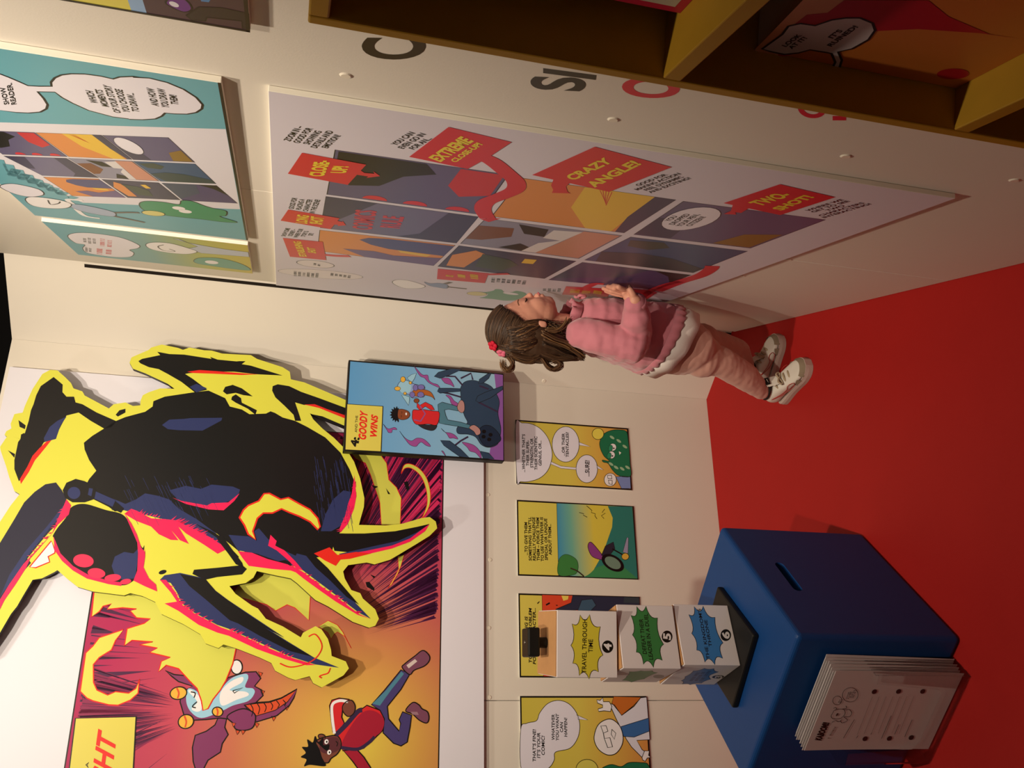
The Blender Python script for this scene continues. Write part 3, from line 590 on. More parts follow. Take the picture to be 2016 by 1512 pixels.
for k in range(20):
    t = 1.15 + k * 0.21; r = 78 if k % 2 else 58
    hr.append((712 + r * 0.95 * math.cos(t), 686 + r * 1.1 * math.sin(t)))
A.poly('printed_hair', zg((735, 755), *hr[1:], (735, 620), (725, 690)), INKB, 7.5, True, parent=bo)
dr = A.poly('printed_dragon', zg((725, 370), (760, 330), (820, 320), (870, 350), (940, 370), (1000, 380), (1015, 410), (980, 440), (1010, 470), (1000, 500), (940, 500), (880, 510), (850, 480), (800, 460), (750, 440), (728, 410)), ink(0x8fa6dc), 5, True, BLACK, 0.0012)
A.poly('printed_head', zg((728, 390), (750, 340), (810, 325), (860, 345), (870, 400), (850, 450), (790, 460), (745, 435)), ink(0x9ccbe4), 6, True, parent=dr)
A.poly('printed_wing', zg((825, 295), (870, 260), (925, 245), (905, 300), (880, 340), (850, 325)), ink(0x9ccbe4), 4.8, False, BLACK, 0.001, parent=dr)
A.poly('printed_wing', zg((765, 480), (840, 590), (850, 540), (850, 500), (810, 485)), ink(0x9ccbe4), 4.8, False, BLACK, 0.001, parent=dr)
A.poly('printed_tail', zg((890, 430), (1000, 420), (1080, 450), (1122, 530), (1090, 500), (1010, 480), (910, 490)), ink(0xb0622c), 6, True, BLACK, 0.001, parent=dr)
for c in ((780, 312, 26, 30, 0), (722, 410, 32, 22, 0), (860, 348, 15, 16, 0), (802, 462, 16, 15, 0)): A.poly('printed_horn', zg(*ell(*c)), DGO, 7, False, BLACK, 0.001, parent=dr)
for c in ((915, 400, 26, 34), (975, 395, 36, 28), (880, 475, 28, 30), (970, 475, 36, 30)): A.poly('printed_limb', zg(*ell(*c)), ink(0x7a72b8), 7, False, BLACK, 0.001, parent=dr)
cp = A.poly('caption_box', zg((160, 1065), (180, 575), (565, 600), (545, 1085)), CAPY, 6, False, BLACK, 0.0026)
A.text('4:', *zg((210, 1035), (230, 930), (300, 1035)), BLACK, 8, 0.05, 0.1, parent=cp)
A.text('AND THE', *zg((262, 880), (272, 700), (288, 880)), BLACK, 8, 0.01, parent=cp)
A.text('GOODY', *zg((300, 950), (320, 640), (385, 960)), RED, 8, 0.04, 0.22, parent=cp, spacing=1.03)
A.text('WINS', *zg((425, 925), (440, 685), (500, 935)), RED, 8, 0.04, 0.22, parent=cp, spacing=1.03)

# ------------------------------------------------------------------ four comic strip cards in a row
BUB = ink(0xe4e1ee); COAT = ink(0xdfe0ee); GRN = ink(0x1f7350); GRN2 = ink(0x2f8f68); TEETH = ink(0xf2efe6)
def card(name, corners, label, bg_stops, th=0.004):
    pl = WA.raised(0.0)
    s0, s1, z0, z1 = quad_rect(pl, *corners, off=th)
    o = board(name, pl, s0, s1, z0, z1, 0.0003, th, M_EDGEW, base=pl.pt((s0 + s1) / 2, z0), bevel=0.0005)
    tag(o, label, 'comic card', 'row of comic strip cards on the back wall')
    A = Art(pl, th, o, 0.0016)
    A.rect('printed_frame', s0, s1, z0, z1, BLACK, 0.5)
    g = grad(name + '_' + str(len(MATS)), bg_stops, pl.pt(s0, z0), pl.pt(s0, z1))
    A.rect('printed_background', s0 + 0.0045, s1 - 0.0045, z0 + 0.0045, z1 - 0.0045, g, 1)
    return A
def eyes(A, f, c, r, par):
    for q in c:
        A.poly('printed_eye', f(*ell(q[0], q[1], r, r * 1.05)), DWH, 6, False, BLACK, 0.001, parent=par)
        A.poly('printed_pupil', f(*ell(q[0] + r * .3, q[1] + r * .3, r * .22, r * .22)), INKB, 7, parent=par)
def spectacles(A, f, q, par, lv=6):
    for c in q: A.poly('printed_lens', f(*c), DWH, lv, False, BLACK, 0.0022, parent=par)
YO = [(0.0, 0xd68f4c), (0.3, 0xdab250), (0.55, 0xd8c656), (1.0, 0xccbc4c)]
A = card('comic_card', zp((140, 577), (128, 103), (968, 160), (1000, 623)), 'comic card with three speech bubbles and a green octopus, nearest the corner', YO)
A.poly('speech_bubble', zp((133, 135), (180, 124), (250, 132), (320, 170), (375, 240), (402, 330), (400, 400), (370, 480), (310, 535), (230, 560), (170, 560), (142, 550)), BUB, 3, True, BLACK)
A.poly('speech_bubble', zp(*ell(505, 283, 101, 132)), BUB, 3, False, BLACK)
A.poly('bubble_tail', zp((600, 265), (690, 300), (604, 290)), BUB, 3.2, False, BLACK, 0.001)
A.poly('speech_bubble', zp(*ell(662, 465, 80, 104)), BUB, 3, False, BLACK)
A.poly('bubble_tail', zp((732, 435), (788, 474), (738, 462)), BUB, 3.2, False, BLACK, 0.001)
A.poly('bubble_tail', zp((398, 412), (470, 445), (584, 456), (584, 472), (470, 462), (394, 430)), BUB, 3.4, False, BLACK, 0.001)
A.text('...WHETHER THAT\u2019S\nTHEIR SUPER-\nSTRENGTH, OR\nTHEIR SCIENTIFIC\nGENIUS, OR...', *zp((180, 490), (180, 207), (330, 490)), BLACK, 5, 0.024, 0.1)
A.text('...OR THEIR\nTENTACLES?', *zp((476, 378), (476, 192), (528, 378)), BLACK, 5, 0.024, 0.1)
A.text('...SURE!', *zp((648, 522), (648, 402), (682, 522)), BLACK, 5, 0.024, 0.1)
oc = A.poly('printed_octopus', zp((760, 260), (790, 205), (850, 178), (910, 175), (958, 190), (972, 260), (980, 350), (985, 430), (990, 515), (940, 525), (890, 510), (850, 470), (820, 425), (785, 415), (780, 400), (830, 408), (790, 370), (762, 310)), GRN, 3, True, BLACK)
eyes(A, zp, ((855, 305), (845, 362)), 26, oc)
for q in ((838, 312), (828, 368)): A.poly('printed_eyelid', zp(*ell(q[0], q[1], 16, 24, 0.2)), GRN2, 8, False, BLACK, 0.001, parent=oc)
for q in ((850, 232), (900, 258), (945, 300), (842, 430), (880, 455), (925, 465), (965, 455)): A.poly('printed_sucker', zp(*ell(q[0], q[1], 20, 9, 0.6)), ink(0x9fbf9a), 6, parent=oc)
A.poly('printed_tooth', zp((900, 335), (918, 345), (905, 362)), TEETH, 6, parent=oc)
A.poly('printed_hat', zp(*ell(745, 205, 43, 42)), ink(0xe8d85a), 3.5, False, BLACK, parent=oc)
sn = A.poly('printed_coat', zp((878, 525), (930, 520), (985, 525), (990, 612), (920, 612), (900, 570)), ink(0x7d90c8), 3, False, BLACK)
A.poly('printed_head', zp(*ell(836, 546, 45, 48)), DWH, 4, False, BLACK, parent=sn)
spectacles(A, zp, (((815, 515), (845, 512), (848, 540), (820, 538)), ((822, 550), (850, 552), (850, 582), (828, 578))), sn)

A = card('comic_card', zp((150, 1262), (140, 697), (1008, 742), (1048, 1288)), 'comic card with yellow caption above a wheelchair on a green hill', [(0, 0xd6c858), (1, 0xd6c858)])
g = grad('card_evening_sky', [(0.0, 0xd8c64a), (0.35, 0xd8c64a), (0.75, 0x6fae9c), (1.0, 0x4090b8)], WA.hit(zp((860, 1000))[0]), WA.hit(zp((440, 1000))[0]))
A.poly('printed_sky', zp((438, 720), (1002, 748), (1040, 1282), (452, 1260)), g, 2, False, BLACK)
A.poly('printed_hill', zp((818, 742), (1000, 748), (1040, 1280), (640, 1270), (700, 1240), (780, 1100), (850, 900), (855, 830)), ink(0x2c7a72), 3)
A.poly('printed_hill', zp((650, 1270), (690, 1240), (730, 1200), (860, 1160), (940, 1200), (1040, 1282)), ink(0x3c8a56), 3.5)
A.poly('printed_tree', zp((452, 1150), (490, 1105), (540, 1110), (590, 1150), (595, 1220), (560, 1255), (453, 1255)), ink(0x3c8040), 4, True, BLACK, 0.001)
A.stroke('printed_trunk', zp((540, 1205), (590, 1225), (640, 1265)), 0.004, ink(0x3a2a20), 4.5)
A.text('...TO GIVE THEM\nSOMETHING THAT\u2019LL\nREALLLY CHALLENGE\nTHEM \u2013 FORCE THEM\nTO USE WHATEVER IS\nSPECIAL OR UNIQUE\nABOUT THEM...', *zp((200, 1150), (196, 820), (402, 1155)), BLACK, 5, 0.024, 0.08)
for z in (((605, 790), (640, 800), (635, 810), (665, 825)), ((660, 740), (700, 775), (695, 790), (725, 800), (722, 815), (738, 838)), ((795, 765), (775, 790), (800, 795), (770, 815), (790, 835))):
    A.stroke('printed_flash', zp(*z), 0.0018, BLACK, 4, False)
wc = A.poly('printed_wheel', zp(*ell(855, 1165, 92, 54, 0.55)), INKB, 6)
A.poly('printed_wheel_disc', zp(*ell(855, 1165, 66, 38, 0.55)), ink(0x6f8a7a), 7, parent=wc)
A.poly('printed_castor', zp(*ell(948, 1118, 27, 25)), ink(0xd8b048), 6, False, BLACK, parent=wc)
A.poly('printed_seat', zp((770, 1110), (800, 1040), (860, 1010), (870, 1060), (830, 1110)), ink(0x2a2838), 5, False, BLACK, parent=wc)
A.stroke('printed_frame_tube', zp((850, 1060), (930, 1105)), 0.004, INKB, 5.5, False, parent=wc)
A.poly('printed_footrest', zp((930, 1085), (960, 975), (972, 980), (968, 1095)), ink(0x9a94b4), 5, False, BLACK, 0.001, parent=wc)
A.poly('printed_backrest', zp((670, 1045), (690, 1010), (740, 1060), (790, 1130), (770, 1142), (700, 1115)), ink(0x8a3f86), 4.5, True, BLACK, parent=wc)

A = card('comic_card', zt((168, 785), (155, 150), (1082, 172), (1108, 800)), 'comic card with yellow caption and red battle scene, half hidden behind the cube tower', [(0, 0xd6c658), (1, 0xd6c658)])
A.poly('printed_scene', zt((337, 158), (1080, 176), (1104, 796), (348, 782)), ink(0xd8492c), 2, False, BLACK)
A.poly('printed_machine', zt((570, 165), (1078, 178), (1095, 500), (820, 420), (760, 300), (640, 270), (470, 290), (440, 270), (560, 220)), ink(0x2c3046), 3, False, BLACK)
A.poly('printed_machine', zt((640, 200), (720, 190), (750, 240), (700, 290), (610, 280)), ink(0x3d5870), 4, False, BLACK)
A.poly('printed_panel', zt((965, 176), (1078, 180), (1082, 225), (960, 220)), ink(0x36414a), 4)
A.poly('printed_spark', zt((485, 165), (540, 168), (535, 195), (500, 205)), ink(0xe8d060), 4)
A.poly('printed_debris', zt((365, 232), (395, 215), (398, 228), (370, 242)), INKB, 4)
A.poly('printed_debris', zt((440, 235), (460, 238), (450, 245)), INKB, 4)
A.poly('printed_debris', zt((300, 222), (318, 207), (318, 215), (304, 230)), INKB, 4)
A.text('THE THING IS\nTO GIVE A PROBLEM\nFOR A CHARACTER...', *zt((205, 680), (205, 250), (290, 690)), BLACK, 5, 0.024, 0.08)

A = card('comic_card', zt((180, 1640), (168, 932), (1140, 932), (1170, 1640)), 'comic card with a bald bespectacled figure in a white coat spreading both hands', YO)
A.poly('speech_bubble', zt((175, 1185), (220, 1140), (295, 1120), (320, 1060), (380, 990), (460, 965), (540, 990), (600, 1060), (625, 1150), (610, 1250), (550, 1330), (440, 1360), (430, 1420), (390, 1480), (300, 1530), (182, 1500)), BUB, 3, True, BLACK)
A.poly('bubble_tail', zt((600, 1075), (688, 1114), (612, 1110)), BUB, 3.3, False, BLACK, 0.001)
A.text('THAT\u2019S FINE!\nIT\u2019S YOUR\nCOMIC!', *zt((265, 1432), (265, 1185), (358, 1432)), BLACK, 5, 0.02, 0.12)
A.text('WHATEVER\nYOU WANT\nCAN\nHAPPEN!', *zt((410, 1272), (410, 1065), (530, 1272)), BLACK, 5, 0.02, 0.12)
ct = A.poly('printed_coat', zt((945, 1080), (1040, 1010), (1090, 945), (1135, 940), (1140, 990), (1155, 1180), (1160, 1265), (1060, 1270), (1100, 1340), (1140, 1370), (1100, 1400), (1020, 1320), (980, 1260), (940, 1180), (900, 1100), (860, 1010), (860, 990), (890, 1000)), COAT, 3, False, BLACK, 0.002)
A.poly('printed_shirt', zt((940, 1165), (1150, 1100), (1155, 1200), (1040, 1245), (960, 1240)), ink(0x3e6cab), 4, False, BLACK, parent=ct)
A.poly('printed_background', zt((885, 935), (1095, 940), (1030, 1010), (945, 1078), (870, 985)), ink(0xc8702c), 3.3, False, BLACK, parent=ct)
A.poly('printed_hand', zt((755, 960), (780, 965), (800, 945), (805, 975), (850, 975), (870, 1010), (860, 1050), (810, 1045), (770, 1050), (765, 1030), (800, 1020), (800, 1000), (760, 985)), DWH, 4, False, BLACK, 0.002, parent=ct)
A.poly('printed_hand', zt((1100, 1400), (1120, 1350), (1155, 1350), (1150, 1385), (1165, 1400), (1140, 1405), (1125, 1430), (1105, 1420)), DWH, 4, False, BLACK, 0.002, parent=ct)
A.poly('printed_head', zt((735, 1240), (760, 1160), (810, 1118), (870, 1110), (930, 1160), (955, 1240), (945, 1310), (900, 1370), (840, 1382), (780, 1350), (745, 1300)), DWH, 5, True, BLACK, 0.0022, parent=ct)
spectacles(A, zt, (((785, 1160), (825, 1158), (840, 1200), (805, 1215)), ((812, 1255), (855, 1250), (875, 1320), (838, 1325))), ct, 6)
A.stroke('printed_line', zt((805, 1215), (812, 1255)), 0.002, BLACK, 7, False, parent=ct)
A.stroke('printed_line', zt((868, 1185), (900, 1215), (888, 1262), (865, 1225), (870, 1188)), 0.0016, BLACK, 7, False, parent=ct)
A.poly('printed_hat', zt(*ell(680, 1495, 85, 80)), ink(0xd8d060), 3.5, False, BLACK)
A.poly('printed_octopus', zt((780, 1500), (860, 1455), (940, 1470), (1000, 1440), (1090, 1440), (1150, 1460), (1165, 1600), (780, 1600)), GRN, 3, True, BLACK)

# ------------------------------------------------------------------ boards on the right wall
z5 = px((0, 0), 2.7); z5b = px((0, 90), 6.3); z5c = px((240, 130), 5.6); z3 = px((500, 150), 2.52); z4 = px((1200, 200), 2.4706)
z6 = px((540, 230), 6.047); z7 = px((760, 240), 6.3); zs6 = px((580, 0), 2.8); zs7 = px((1200, 0), 2.4706)
zx1 = px((840, 500), 8.4); zx2 = px((540, 460), 7.754); zx4 = px((1040, 520), 6.72)
TEAL = ink(0x66a8b8); FLAG = ink(0xcf2434); FLY = ink(0xe6cf3a); PAPER = ink(0xe0dde8)
def scribble(A, tl, tr, bl, n, m, lv, seed, fill=0.62):     # print too small to read
    rnd = random.Random(seed); P = [Vector(A.pl.sz(p, A.off)) for p in (tl, tr, bl)]; out = []
    u, v = P[1] - P[0], P[2] - P[0]
    for i in range(n):
        w = 0.6 + 0.4 * rnd.random(); x = 0.5 - w / 2; y0, y1 = (i + (1 - fill) / 2) / n, (i + (1 + fill) / 2) / n
        while x < 0.5 + w / 2 - 0.03:
            d = 0.05 + 0.04 * rnd.random()
            out.append([tuple(P[0] + u * a + v * b) for a, b in ((x, y0), (x + d, y0), (x + d, y1), (x, y1))])
            if rnd.random() < 0.6: out[-1] = [out[-1][0], out[-1][1], tuple((P[0] + u * (x + d * .5) + v * (y0 + (y1 - y0) * .6))), out[-1][2], out[-1][3]]
            x += d * (1.5 if rnd.random() < 0.8 else 2.6)
    return A.many('small_print', out, m, lv)
def wall_board(name, s0, s1, z0, z1, th, face, label, cat='wall panel', group='comic boards on the right wall'):
    o = board(name, WC, s0, s1, z0, z1, 0.0004, th, M_EDGEW, base=WC.pt((s0 + s1) / 2, z0), bevel=0.0006)
    tag(o, label, cat, group)
    A = Art(WC, th, o, 0.0014)
    A.rect('printed_face', s0 + 0.0006, s1 - 0.0006, z0 + 0.0006, z1 - 0.0006, face, 0.5)
    return A
def lerp4(q, u, v):
    return tuple((q[0][i] * (1 - u) + q[1][i] * u) * (1 - v) + (q[3][i] * (1 - u) + q[2][i] * u) * v for i in (0, 1))
PUR = ink(0x5d577c); PURD = ink(0x3c3a58); DUSK = ink(0xd98a48); DUSK2 = ink(0xe3bb42); BLUS = ink(0x37547a); BLUD = ink(0x26344f); SKINP = ink(0xc98d78); GREY = ink(0x8c8ba2); BRN = ink(0x7a4a34); MOSS = ink(0x39473f)
def comic_page(A, conv, cells, lv, lw):
    """nine picture frames; the figures of the printed strip are left out, only settings and colours remain"""
    def sub(q, pts): return [lerp4(q, u, v) for u, v in pts]
    bgs = [[PUR, ink(0x6a6688), DUSK], [DUSK, GREY, PURD], [PUR, BLUS, ink(0x4c4270)]]
    for i in range(3):
        for j in range(3):
            q = A.to2(conv(*cells[i][j]))
            fr = A.poly2('comic_frame', q, bgs[i][j], lv, BLACK, lw)
            def add(name, pts, m, d=1, line=None): A.poly2(name, sub(q, pts), m, lv + d, line, lw * 0.6, parent=fr)
            if (i, j) == (0, 0):
                add('printed_patch', [(0.02, 0.02), (0.52, 0.02), (0.60, 0.2), (0.42, 0.34), (0.30, 0.62), (0.12, 0.7), (0.05, 0.5), (0.02, 0.6)], INKB)
                add('printed_patch', [(0.72, 0.02), (0.98, 0.02), (0.98, 0.5), (0.80, 0.62), (0.70, 0.4)], ink(0xc4252f))
                for k in (0.30, 0.56, 0.84): add('printed_dot', [(k + 0.08 * math.cos(t), 0.97 - 0.10 * abs(math.sin(t))) for t in [math.pi * w / 8 for w in range(9)]], FLAG, 1.5)
            elif (i, j) == (0, 1):
                add('printed_wall', [(0.0, 0.0), (0.33, 0.0), (0.12, 0.62), (0.0, 0.6)], PURD)
                add('printed_kerb', [(0.80, 0.0), (1, 0), (1, 1), (0.55, 1), (0.70, 0.8)], PURD)
            elif (i, j) == (0, 2):
                add('printed_tower', [(0.30, 0.22), (0.36, 0.1), (0.5, 0.05), (1, 0.04), (1, 0.5), (0.55, 0.48), (0.40, 0.38)], ink(0x4a4a7c))
                add('printed_tower', [(0.2, 0.72), (0.45, 0.66), (0.62, 0.75), (1, 0.6), (1, 1), (0.4, 1)], ink(0x6a5686), 1.2)
                add('printed_glow', [(0.62, 0.48), (0.9, 0.52), (0.88, 0.62), (0.66, 0.58)], DUSK2, 1.4)
            elif (i, j) == (1, 0):
                add('printed_ground', [(0.40, 0.0), (0.86, 0.0), (0.90, 1.0), (0.70, 1.0), (0.45, 0.5)], DUSK2)
                add('printed_kerb', [(0.86, 0.0), (1, 0), (1, 1), (0.93, 1), (0.87, 0.55)], PURD, 1.2)
                for k in range(5): add('printed_line', [(0.50 + k * .02, 0.02), (0.505 + k * .02, 0.02), (0.60 + k * .012, 0.22 + k * .03), (0.595 + k * .012, 0.22 + k * .03)], FLAG, 1.6)
            elif (i, j) == (1, 1):
                add('printed_beam', [(0.0, 0.25), (0.25, 0.2), (0.30, 0.5), (0.12, 0.75), (0.0, 0.78)], BRN)
                add('printed_patch', [(0.25, 0.05), (0.48, 0.10), (0.52, 0.36), (0.36, 0.34)], INKB, 1.2)
                add('printed_patch', [(0.30, 0.95), (0.42, 0.70), (0.52, 0.80), (0.52, 0.98)], INKB, 1.2)
                add('printed_patch', [(0.52, 0.10), (0.72, 0.05), (0.62, 0.98), (0.50, 0.98), (0.54, 0.6), (0.66, 0.42), (0.52, 0.40)], ink(0xd8d4d8), 1.3)
                add('printed_patch', [(0.72, 0.02), (0.99, 0.02), (0.99, 0.98), (0.62, 0.98), (0.68, 0.5)], SKINP, 1.2)
            elif (i, j) == (1, 2):
                add('printed_glow', [(0.02, 0.4), (0.16, 0.10), (0.26, 0.2), (0.22, 0.9), (0.06, 0.9)], DUSK)
                add('printed_clutter', [(0.24, 0.2), (0.50, 0.3), (0.62, 0.5), (0.55, 0.85), (0.3, 0.8)], MOSS, 1.2)
                add('printed_glow', [(0.60, 0.18), (0.70, 0.16), (0.72, 0.36), (0.62, 0.38)], DUSK2, 1.4)
            elif (i, j) == (2, 0):
                add('printed_wall', [(0.0, 0.45), (0.25, 0.5), (0.3, 0.98), (0.0, 0.98)], PURD)
                add('printed_patch', [(0.66, 0.98), (0.74, 0.62), (0.98, 0.5), (0.98, 0.98)], ink(0x8a6c2c), 1.2)
                add('speech_bubble', [(0.21 + 0.17 * math.cos(t), 0.40 + 0.34 * math.sin(t)) for t in [2 * math.pi * w / 24 for w in range(24)]], BUB, 1.5, BLACK)
            elif (i, j) == (2, 1):
                add('printed_cloud', [(0.04, 0.1), (0.3, 0.05), (0.42, 0.2), (0.3, 0.35), (0.1, 0.3)], MOSS)
                add('printed_hill', [(0.0, 0.6), (0.3, 0.5), (0.6, 0.55), (1.0, 0.8), (1.0, 1.0), (0.1, 1.0)], ink(0x2f4248), 1.2)
            else:
                add('printed_wall', [(0.0, 0.0), (0.62, 0.0), (0.5, 0.5), (0.0, 0.9)], ink(0x3f4a66))
                add('printed_shade', [(0.66, 0.0), (1.0, 0.0), (1.0, 0.55), (0.86, 0.2)], INKB, 1.2)

# teal board
th = 0.009
sf = (WC.sz(z5((1322, 1280))[0], th)[0] + WC.sz(z5((182, 1143))[0], th)[0]) / 2
sn = WC.sz(z5((1168, 440))[0], th)[0]
zb = (WC.sz(z5((1322, 1280))[0], th)[1] + WC.sz(z5((1170, 442))[0], th)[1]) / 2
zt_ = WC.sz(z5((182, 1143))[0], th)[1]
A = wall_board('comic_board', sf, sn, zb, zt_, th, TEAL, 'teal comic board with white speech bubbles and a nine-frame page, high on right wall')
A.rect('printed_edge_line', sf, sn, zb, zb + 0.004, BLACK, 0.8)
A.poly('printed_page', z5((-160, 645), (1200, 686), (1276, 1112), (440, 1077), (340, 1035), (0, 885), (-160, 815)), PAPER, 1)
sm_c = [[[(-165, 690), (182, 703), (357, 832), (15, 820)], [(20, 828), (352, 840), (525, 944), (225, 932)], [(230, 940), (522, 950), (668, 1050), (385, 1040)]],
        [[(190, 704), (537, 717), (702, 847), (366, 832)], [(362, 840), (700, 855), (846, 962), (535, 945)], [(540, 952), (842, 970), (958, 1062), (680, 1050)]],
        [[(545, 718), (893, 730), (1035, 862), (710, 848)], [(708, 856), (1036, 870), (1148, 976), (855, 963)], [(860, 972), (1150, 985), (1262, 1080), (972, 1064)]]]
comic_page(A, z5, sm_c, 2, 0.0012)
A.poly('speech_bubble', z5b((-60, 330), (0, 348), (110, 390), (250, 450), (345, 493), (480, 500), (640, 500), (632, 450), (680, 395), (760, 360), (880, 345), (1050, 348), (1250, 375), (1400, 410), (1480, 385), (1650, 378), (1800, 395))
       + z5c((120, 120), (300, 130), (500, 180), (680, 255), (820, 345), (890, 425), (880, 470), (820, 510), (720, 528), (580, 525), (475, 515), (440, 550), (370, 580), (230, 590), (80, 585)) + z5b((1600, 905), (1400, 880), (1100, 800), (900, 710), (770, 640), (680, 572), (465, 568), (540, 650), (590, 730), (575, 780), (500, 820), (360, 832), (200, 825), (-60, 790)), BUB, 2, False, BLACK, 0.003)
A.text('WHICH\nMOMENTS\nOF YOUR STORY\nYOU CHOOSE\nTO DRAW...', *z5b((1165, 790), (1005, 440), (1745, 865)), BLACK, 4, 0.02, 0.15)
A.text('AND HOW\nYOU DRAW\nTHEM!', *z5c((326, 435), (264, 225), (634, 470)), BLACK, 4, 0.02, 0.15)
A.text('SHOW\nREADER.', *z5b((60, 760), (-10, 500), (205, 720)), BLACK, 4, 0.02, 0.15)
for k in range(7):      # bold brushed title along the page
    x = -10 + k * 52; A.stroke('title_stroke', z5((x, 845 + k * 27), (x + 30, 905 + k * 22), (x + 70, 930 + k * 20), (x + 95, 900 + k * 24)), 0.016, TEAL, 3)
fg = A.poly('printed_head', z5((135, 1060), (160, 1045), (240, 1050), (330, 1065), (380, 1085), (350, 1105), (250, 1105), (170, 1090)), DWH, 4, True, BLACK, 0.002)
A.poly('printed_coat', z5((360, 1085), (450, 1090), (600, 1125), (600, 1150), (470, 1130), (400, 1110)), ink(0x9fb0cc), 3.5, True, BLACK, 0.0016, parent=fg)
A.stroke('printed_arm', z5((390, 1085), (360, 1060), (440, 1065)), 0.010, DWH, 3.4, parent=fg)
A.stroke('printed_arm', z5((400, 1105), (450, 1145), (530, 1160)), 0.010, DWH, 3.4, parent=fg)
A.stroke('printed_leg', z5((590, 1130), (690, 1128), (740, 1130)), 0.010, ink(0x5a5046), 3.4, parent=fg)
A.stroke('printed_leg', z5((590, 1145), (690, 1165), (770, 1182)), 0.010, ink(0x5a5046), 3.4, parent=fg)
A.stroke('printed_spectacles', z5((255, 1062), (270, 1085), (310, 1080), (320, 1070)), 0.003, BLACK, 5, parent=fg)
oc = A.poly('printed_octopus', z5((740, 1085), (770, 1068), (860, 1072), (950, 1085), (965, 1065), (1020, 1068), (1080, 1090), (1130, 1105), (1200, 1120), (1200, 1145), (1170, 1150), (1260, 1180), (1180, 1178), (1080, 1165), (980, 1155), (860, 1140), (770, 1118)), GRN2, 4, True, BLACK, 0.002)
A.poly('printed_eye', z5(*ell(950, 1105, 35, 9, 0.12)), DWH, 5, parent=oc)
A.poly('printed_eye', z5(*ell(985, 1122, 35, 9, 0.12)), DWH, 5, parent=oc)
A.poly('printed_hat', z5(*ell(815, 1132, 62, 13, 0.1)), ink(0xd8d080), 5, False, BLACK, 0.0016, parent=oc)
A.poly('speech_bubble', z5((0, 985), (60, 975), (150, 990), (215, 1010), (230, 1035), (160, 1045), (80, 1030), (20, 1005)), BUB, 3, True, BLACK, 0.002)

# second, narrower teal board next to the corner
s_a = WC.sz(z5((1322, 1304))[0], th)[0]; s_b = (WC.sz(z5((1338, 1455))[0], th)[0] + WC.sz(z5((412, 1352))[0], th)[0]) / 2
z_a = (WC.sz(z5((1324, 1304))[0], th)[1] + WC.sz(z5((1338, 1455))[0], th)[1]) / 2
z_b = WC.sz(z5((217, 1174))[0], th)[1]
s_b = max(s_b, 0.028)
gt = grad('teal_to_yellow', [(0.0, 0xc9bb52), (0.25, 0xb9bd66), (0.55, 0x7fabaa), (1.0, 0x66a8b8)], WC.pt(s_b, z_a), WC.pt(s_b, z_b))
A = wall_board('comic_board', s_b, s_a, z_a, z_b, th, gt, 'narrow teal-to-yellow comic board in the corner, bespectacled figure below a cloud bubble')
A.poly('speech_bubble', z5((360, 1255), (400, 1238), (500, 1240), (640, 1262), (735, 1300), (735, 1318), (690, 1328), (712, 1345), (690, 1365), (600, 1365), (470, 1345), (440, 1320), (450, 1300), (400, 1290)), BUB, 2, True, BLACK, 0.002)
scribble(A, *z5((440, 1290), (435, 1255), (515, 1300)), 3, BLACK, 3, 21)
scribble(A, *z5((525, 1305), (525, 1265), (600, 1315)), 2, FLAG, 3, 22)
scribble(A, *z5((450, 1335), (448, 1310), (490, 1342)), 2, BLACK, 3, 23)
scribble(A, *z5((505, 1350), (505, 1315), (600, 1358)), 2, FLAG, 3, 24)
fg = A.poly('printed_head', z5((775, 1300), (810, 1288), (900, 1292), (1000, 1318), (1048, 1338), (990, 1350), (880, 1340), (800, 1322)), DWH, 3, True, BLACK, 0.002)
A.stroke('printed_spectacles', z5((870, 1300), (840, 1310), (870, 1330), (930, 1335), (900, 1322)), 0.003, BLACK, 4, parent=fg)
A.poly('printed_coat', z5((1000, 1320), (1050, 1310), (950, 1270), (920, 1268), (1000, 1290), (1110, 1310), (1200, 1325), (1320, 1340), (1325, 1365), (1200, 1355), (1070, 1345)), ink(0xb8c2d4), 2.5, False, BLACK, 0.0016, parent=fg)
A.poly('printed_octopus', z5((1030, 1385), (1060, 1370), (1150, 1370), (1230, 1385), (1300, 1410), (1330, 1435), (1250, 1430), (1120, 1412), (1050, 1400)), ink(0x4f9a86), 3, True, BLACK, 0.0016)
A.poly('printed_eye', z5(*ell(1125, 1393, 36, 9, 0.1)), DWH, 4)

# big white board
th = 0.008
sn = (WC.sz((527, 179), th)[0] + WC.sz((1882, 391), th)[0]) / 2
zt_ = WC.sz((528, 182), th)[1]; zb = WC.sz((1880, 391), th)[1]
A = wall_board('comic_board', 0.027, sn, zb, zt_, th, mat('panel_white', 0xd8d3e0, 0.45, spec=0.25), 'large white board of nine comic frames with red flags, in front of the child')
big = [[[(403, 365), (1262, 488), (1122, 686), (362, 586)], [(358, 596), (1113, 697), (1003, 828), (330, 752)], [(327, 763), (998, 838), (890, 940), (315, 866)]],
       [[(1330, 505), (2092, 613), (1835, 777), (1180, 695)], [(1150, 706), (1826, 790), (1610, 905), (1025, 830)], [(1018, 840), (1598, 917), (1440, 1004), (912, 944)]],
       [[(2131, 620), (2835, 712), (2462, 853), (1885, 785)], [(1870, 797), (2448, 868), (2178, 975), (1640, 912)], [(1630, 923), (2168, 986), (1983, 1059), (1462, 1010)]]]
comic_page(A, z3, big, 1, 0.0022)
A.text('COMICS\nRULE', *z6((925, 1330), (965, 1100), (1480, 1370)), ink(0xc43048), 3, 0.03)
A.text('YOU\nDROPPED\nYOUR PEN,\nCITIZEN!', *z4((240, 595), (330, 535), (385, 612)), BLACK, 4, 0.02)
def flag(pts, conv): return A.poly('red_flag', conv(*pts), FLAG, 5)
f = flag(((238, 378), (557, 437), (465, 537), (168, 482)), z3)
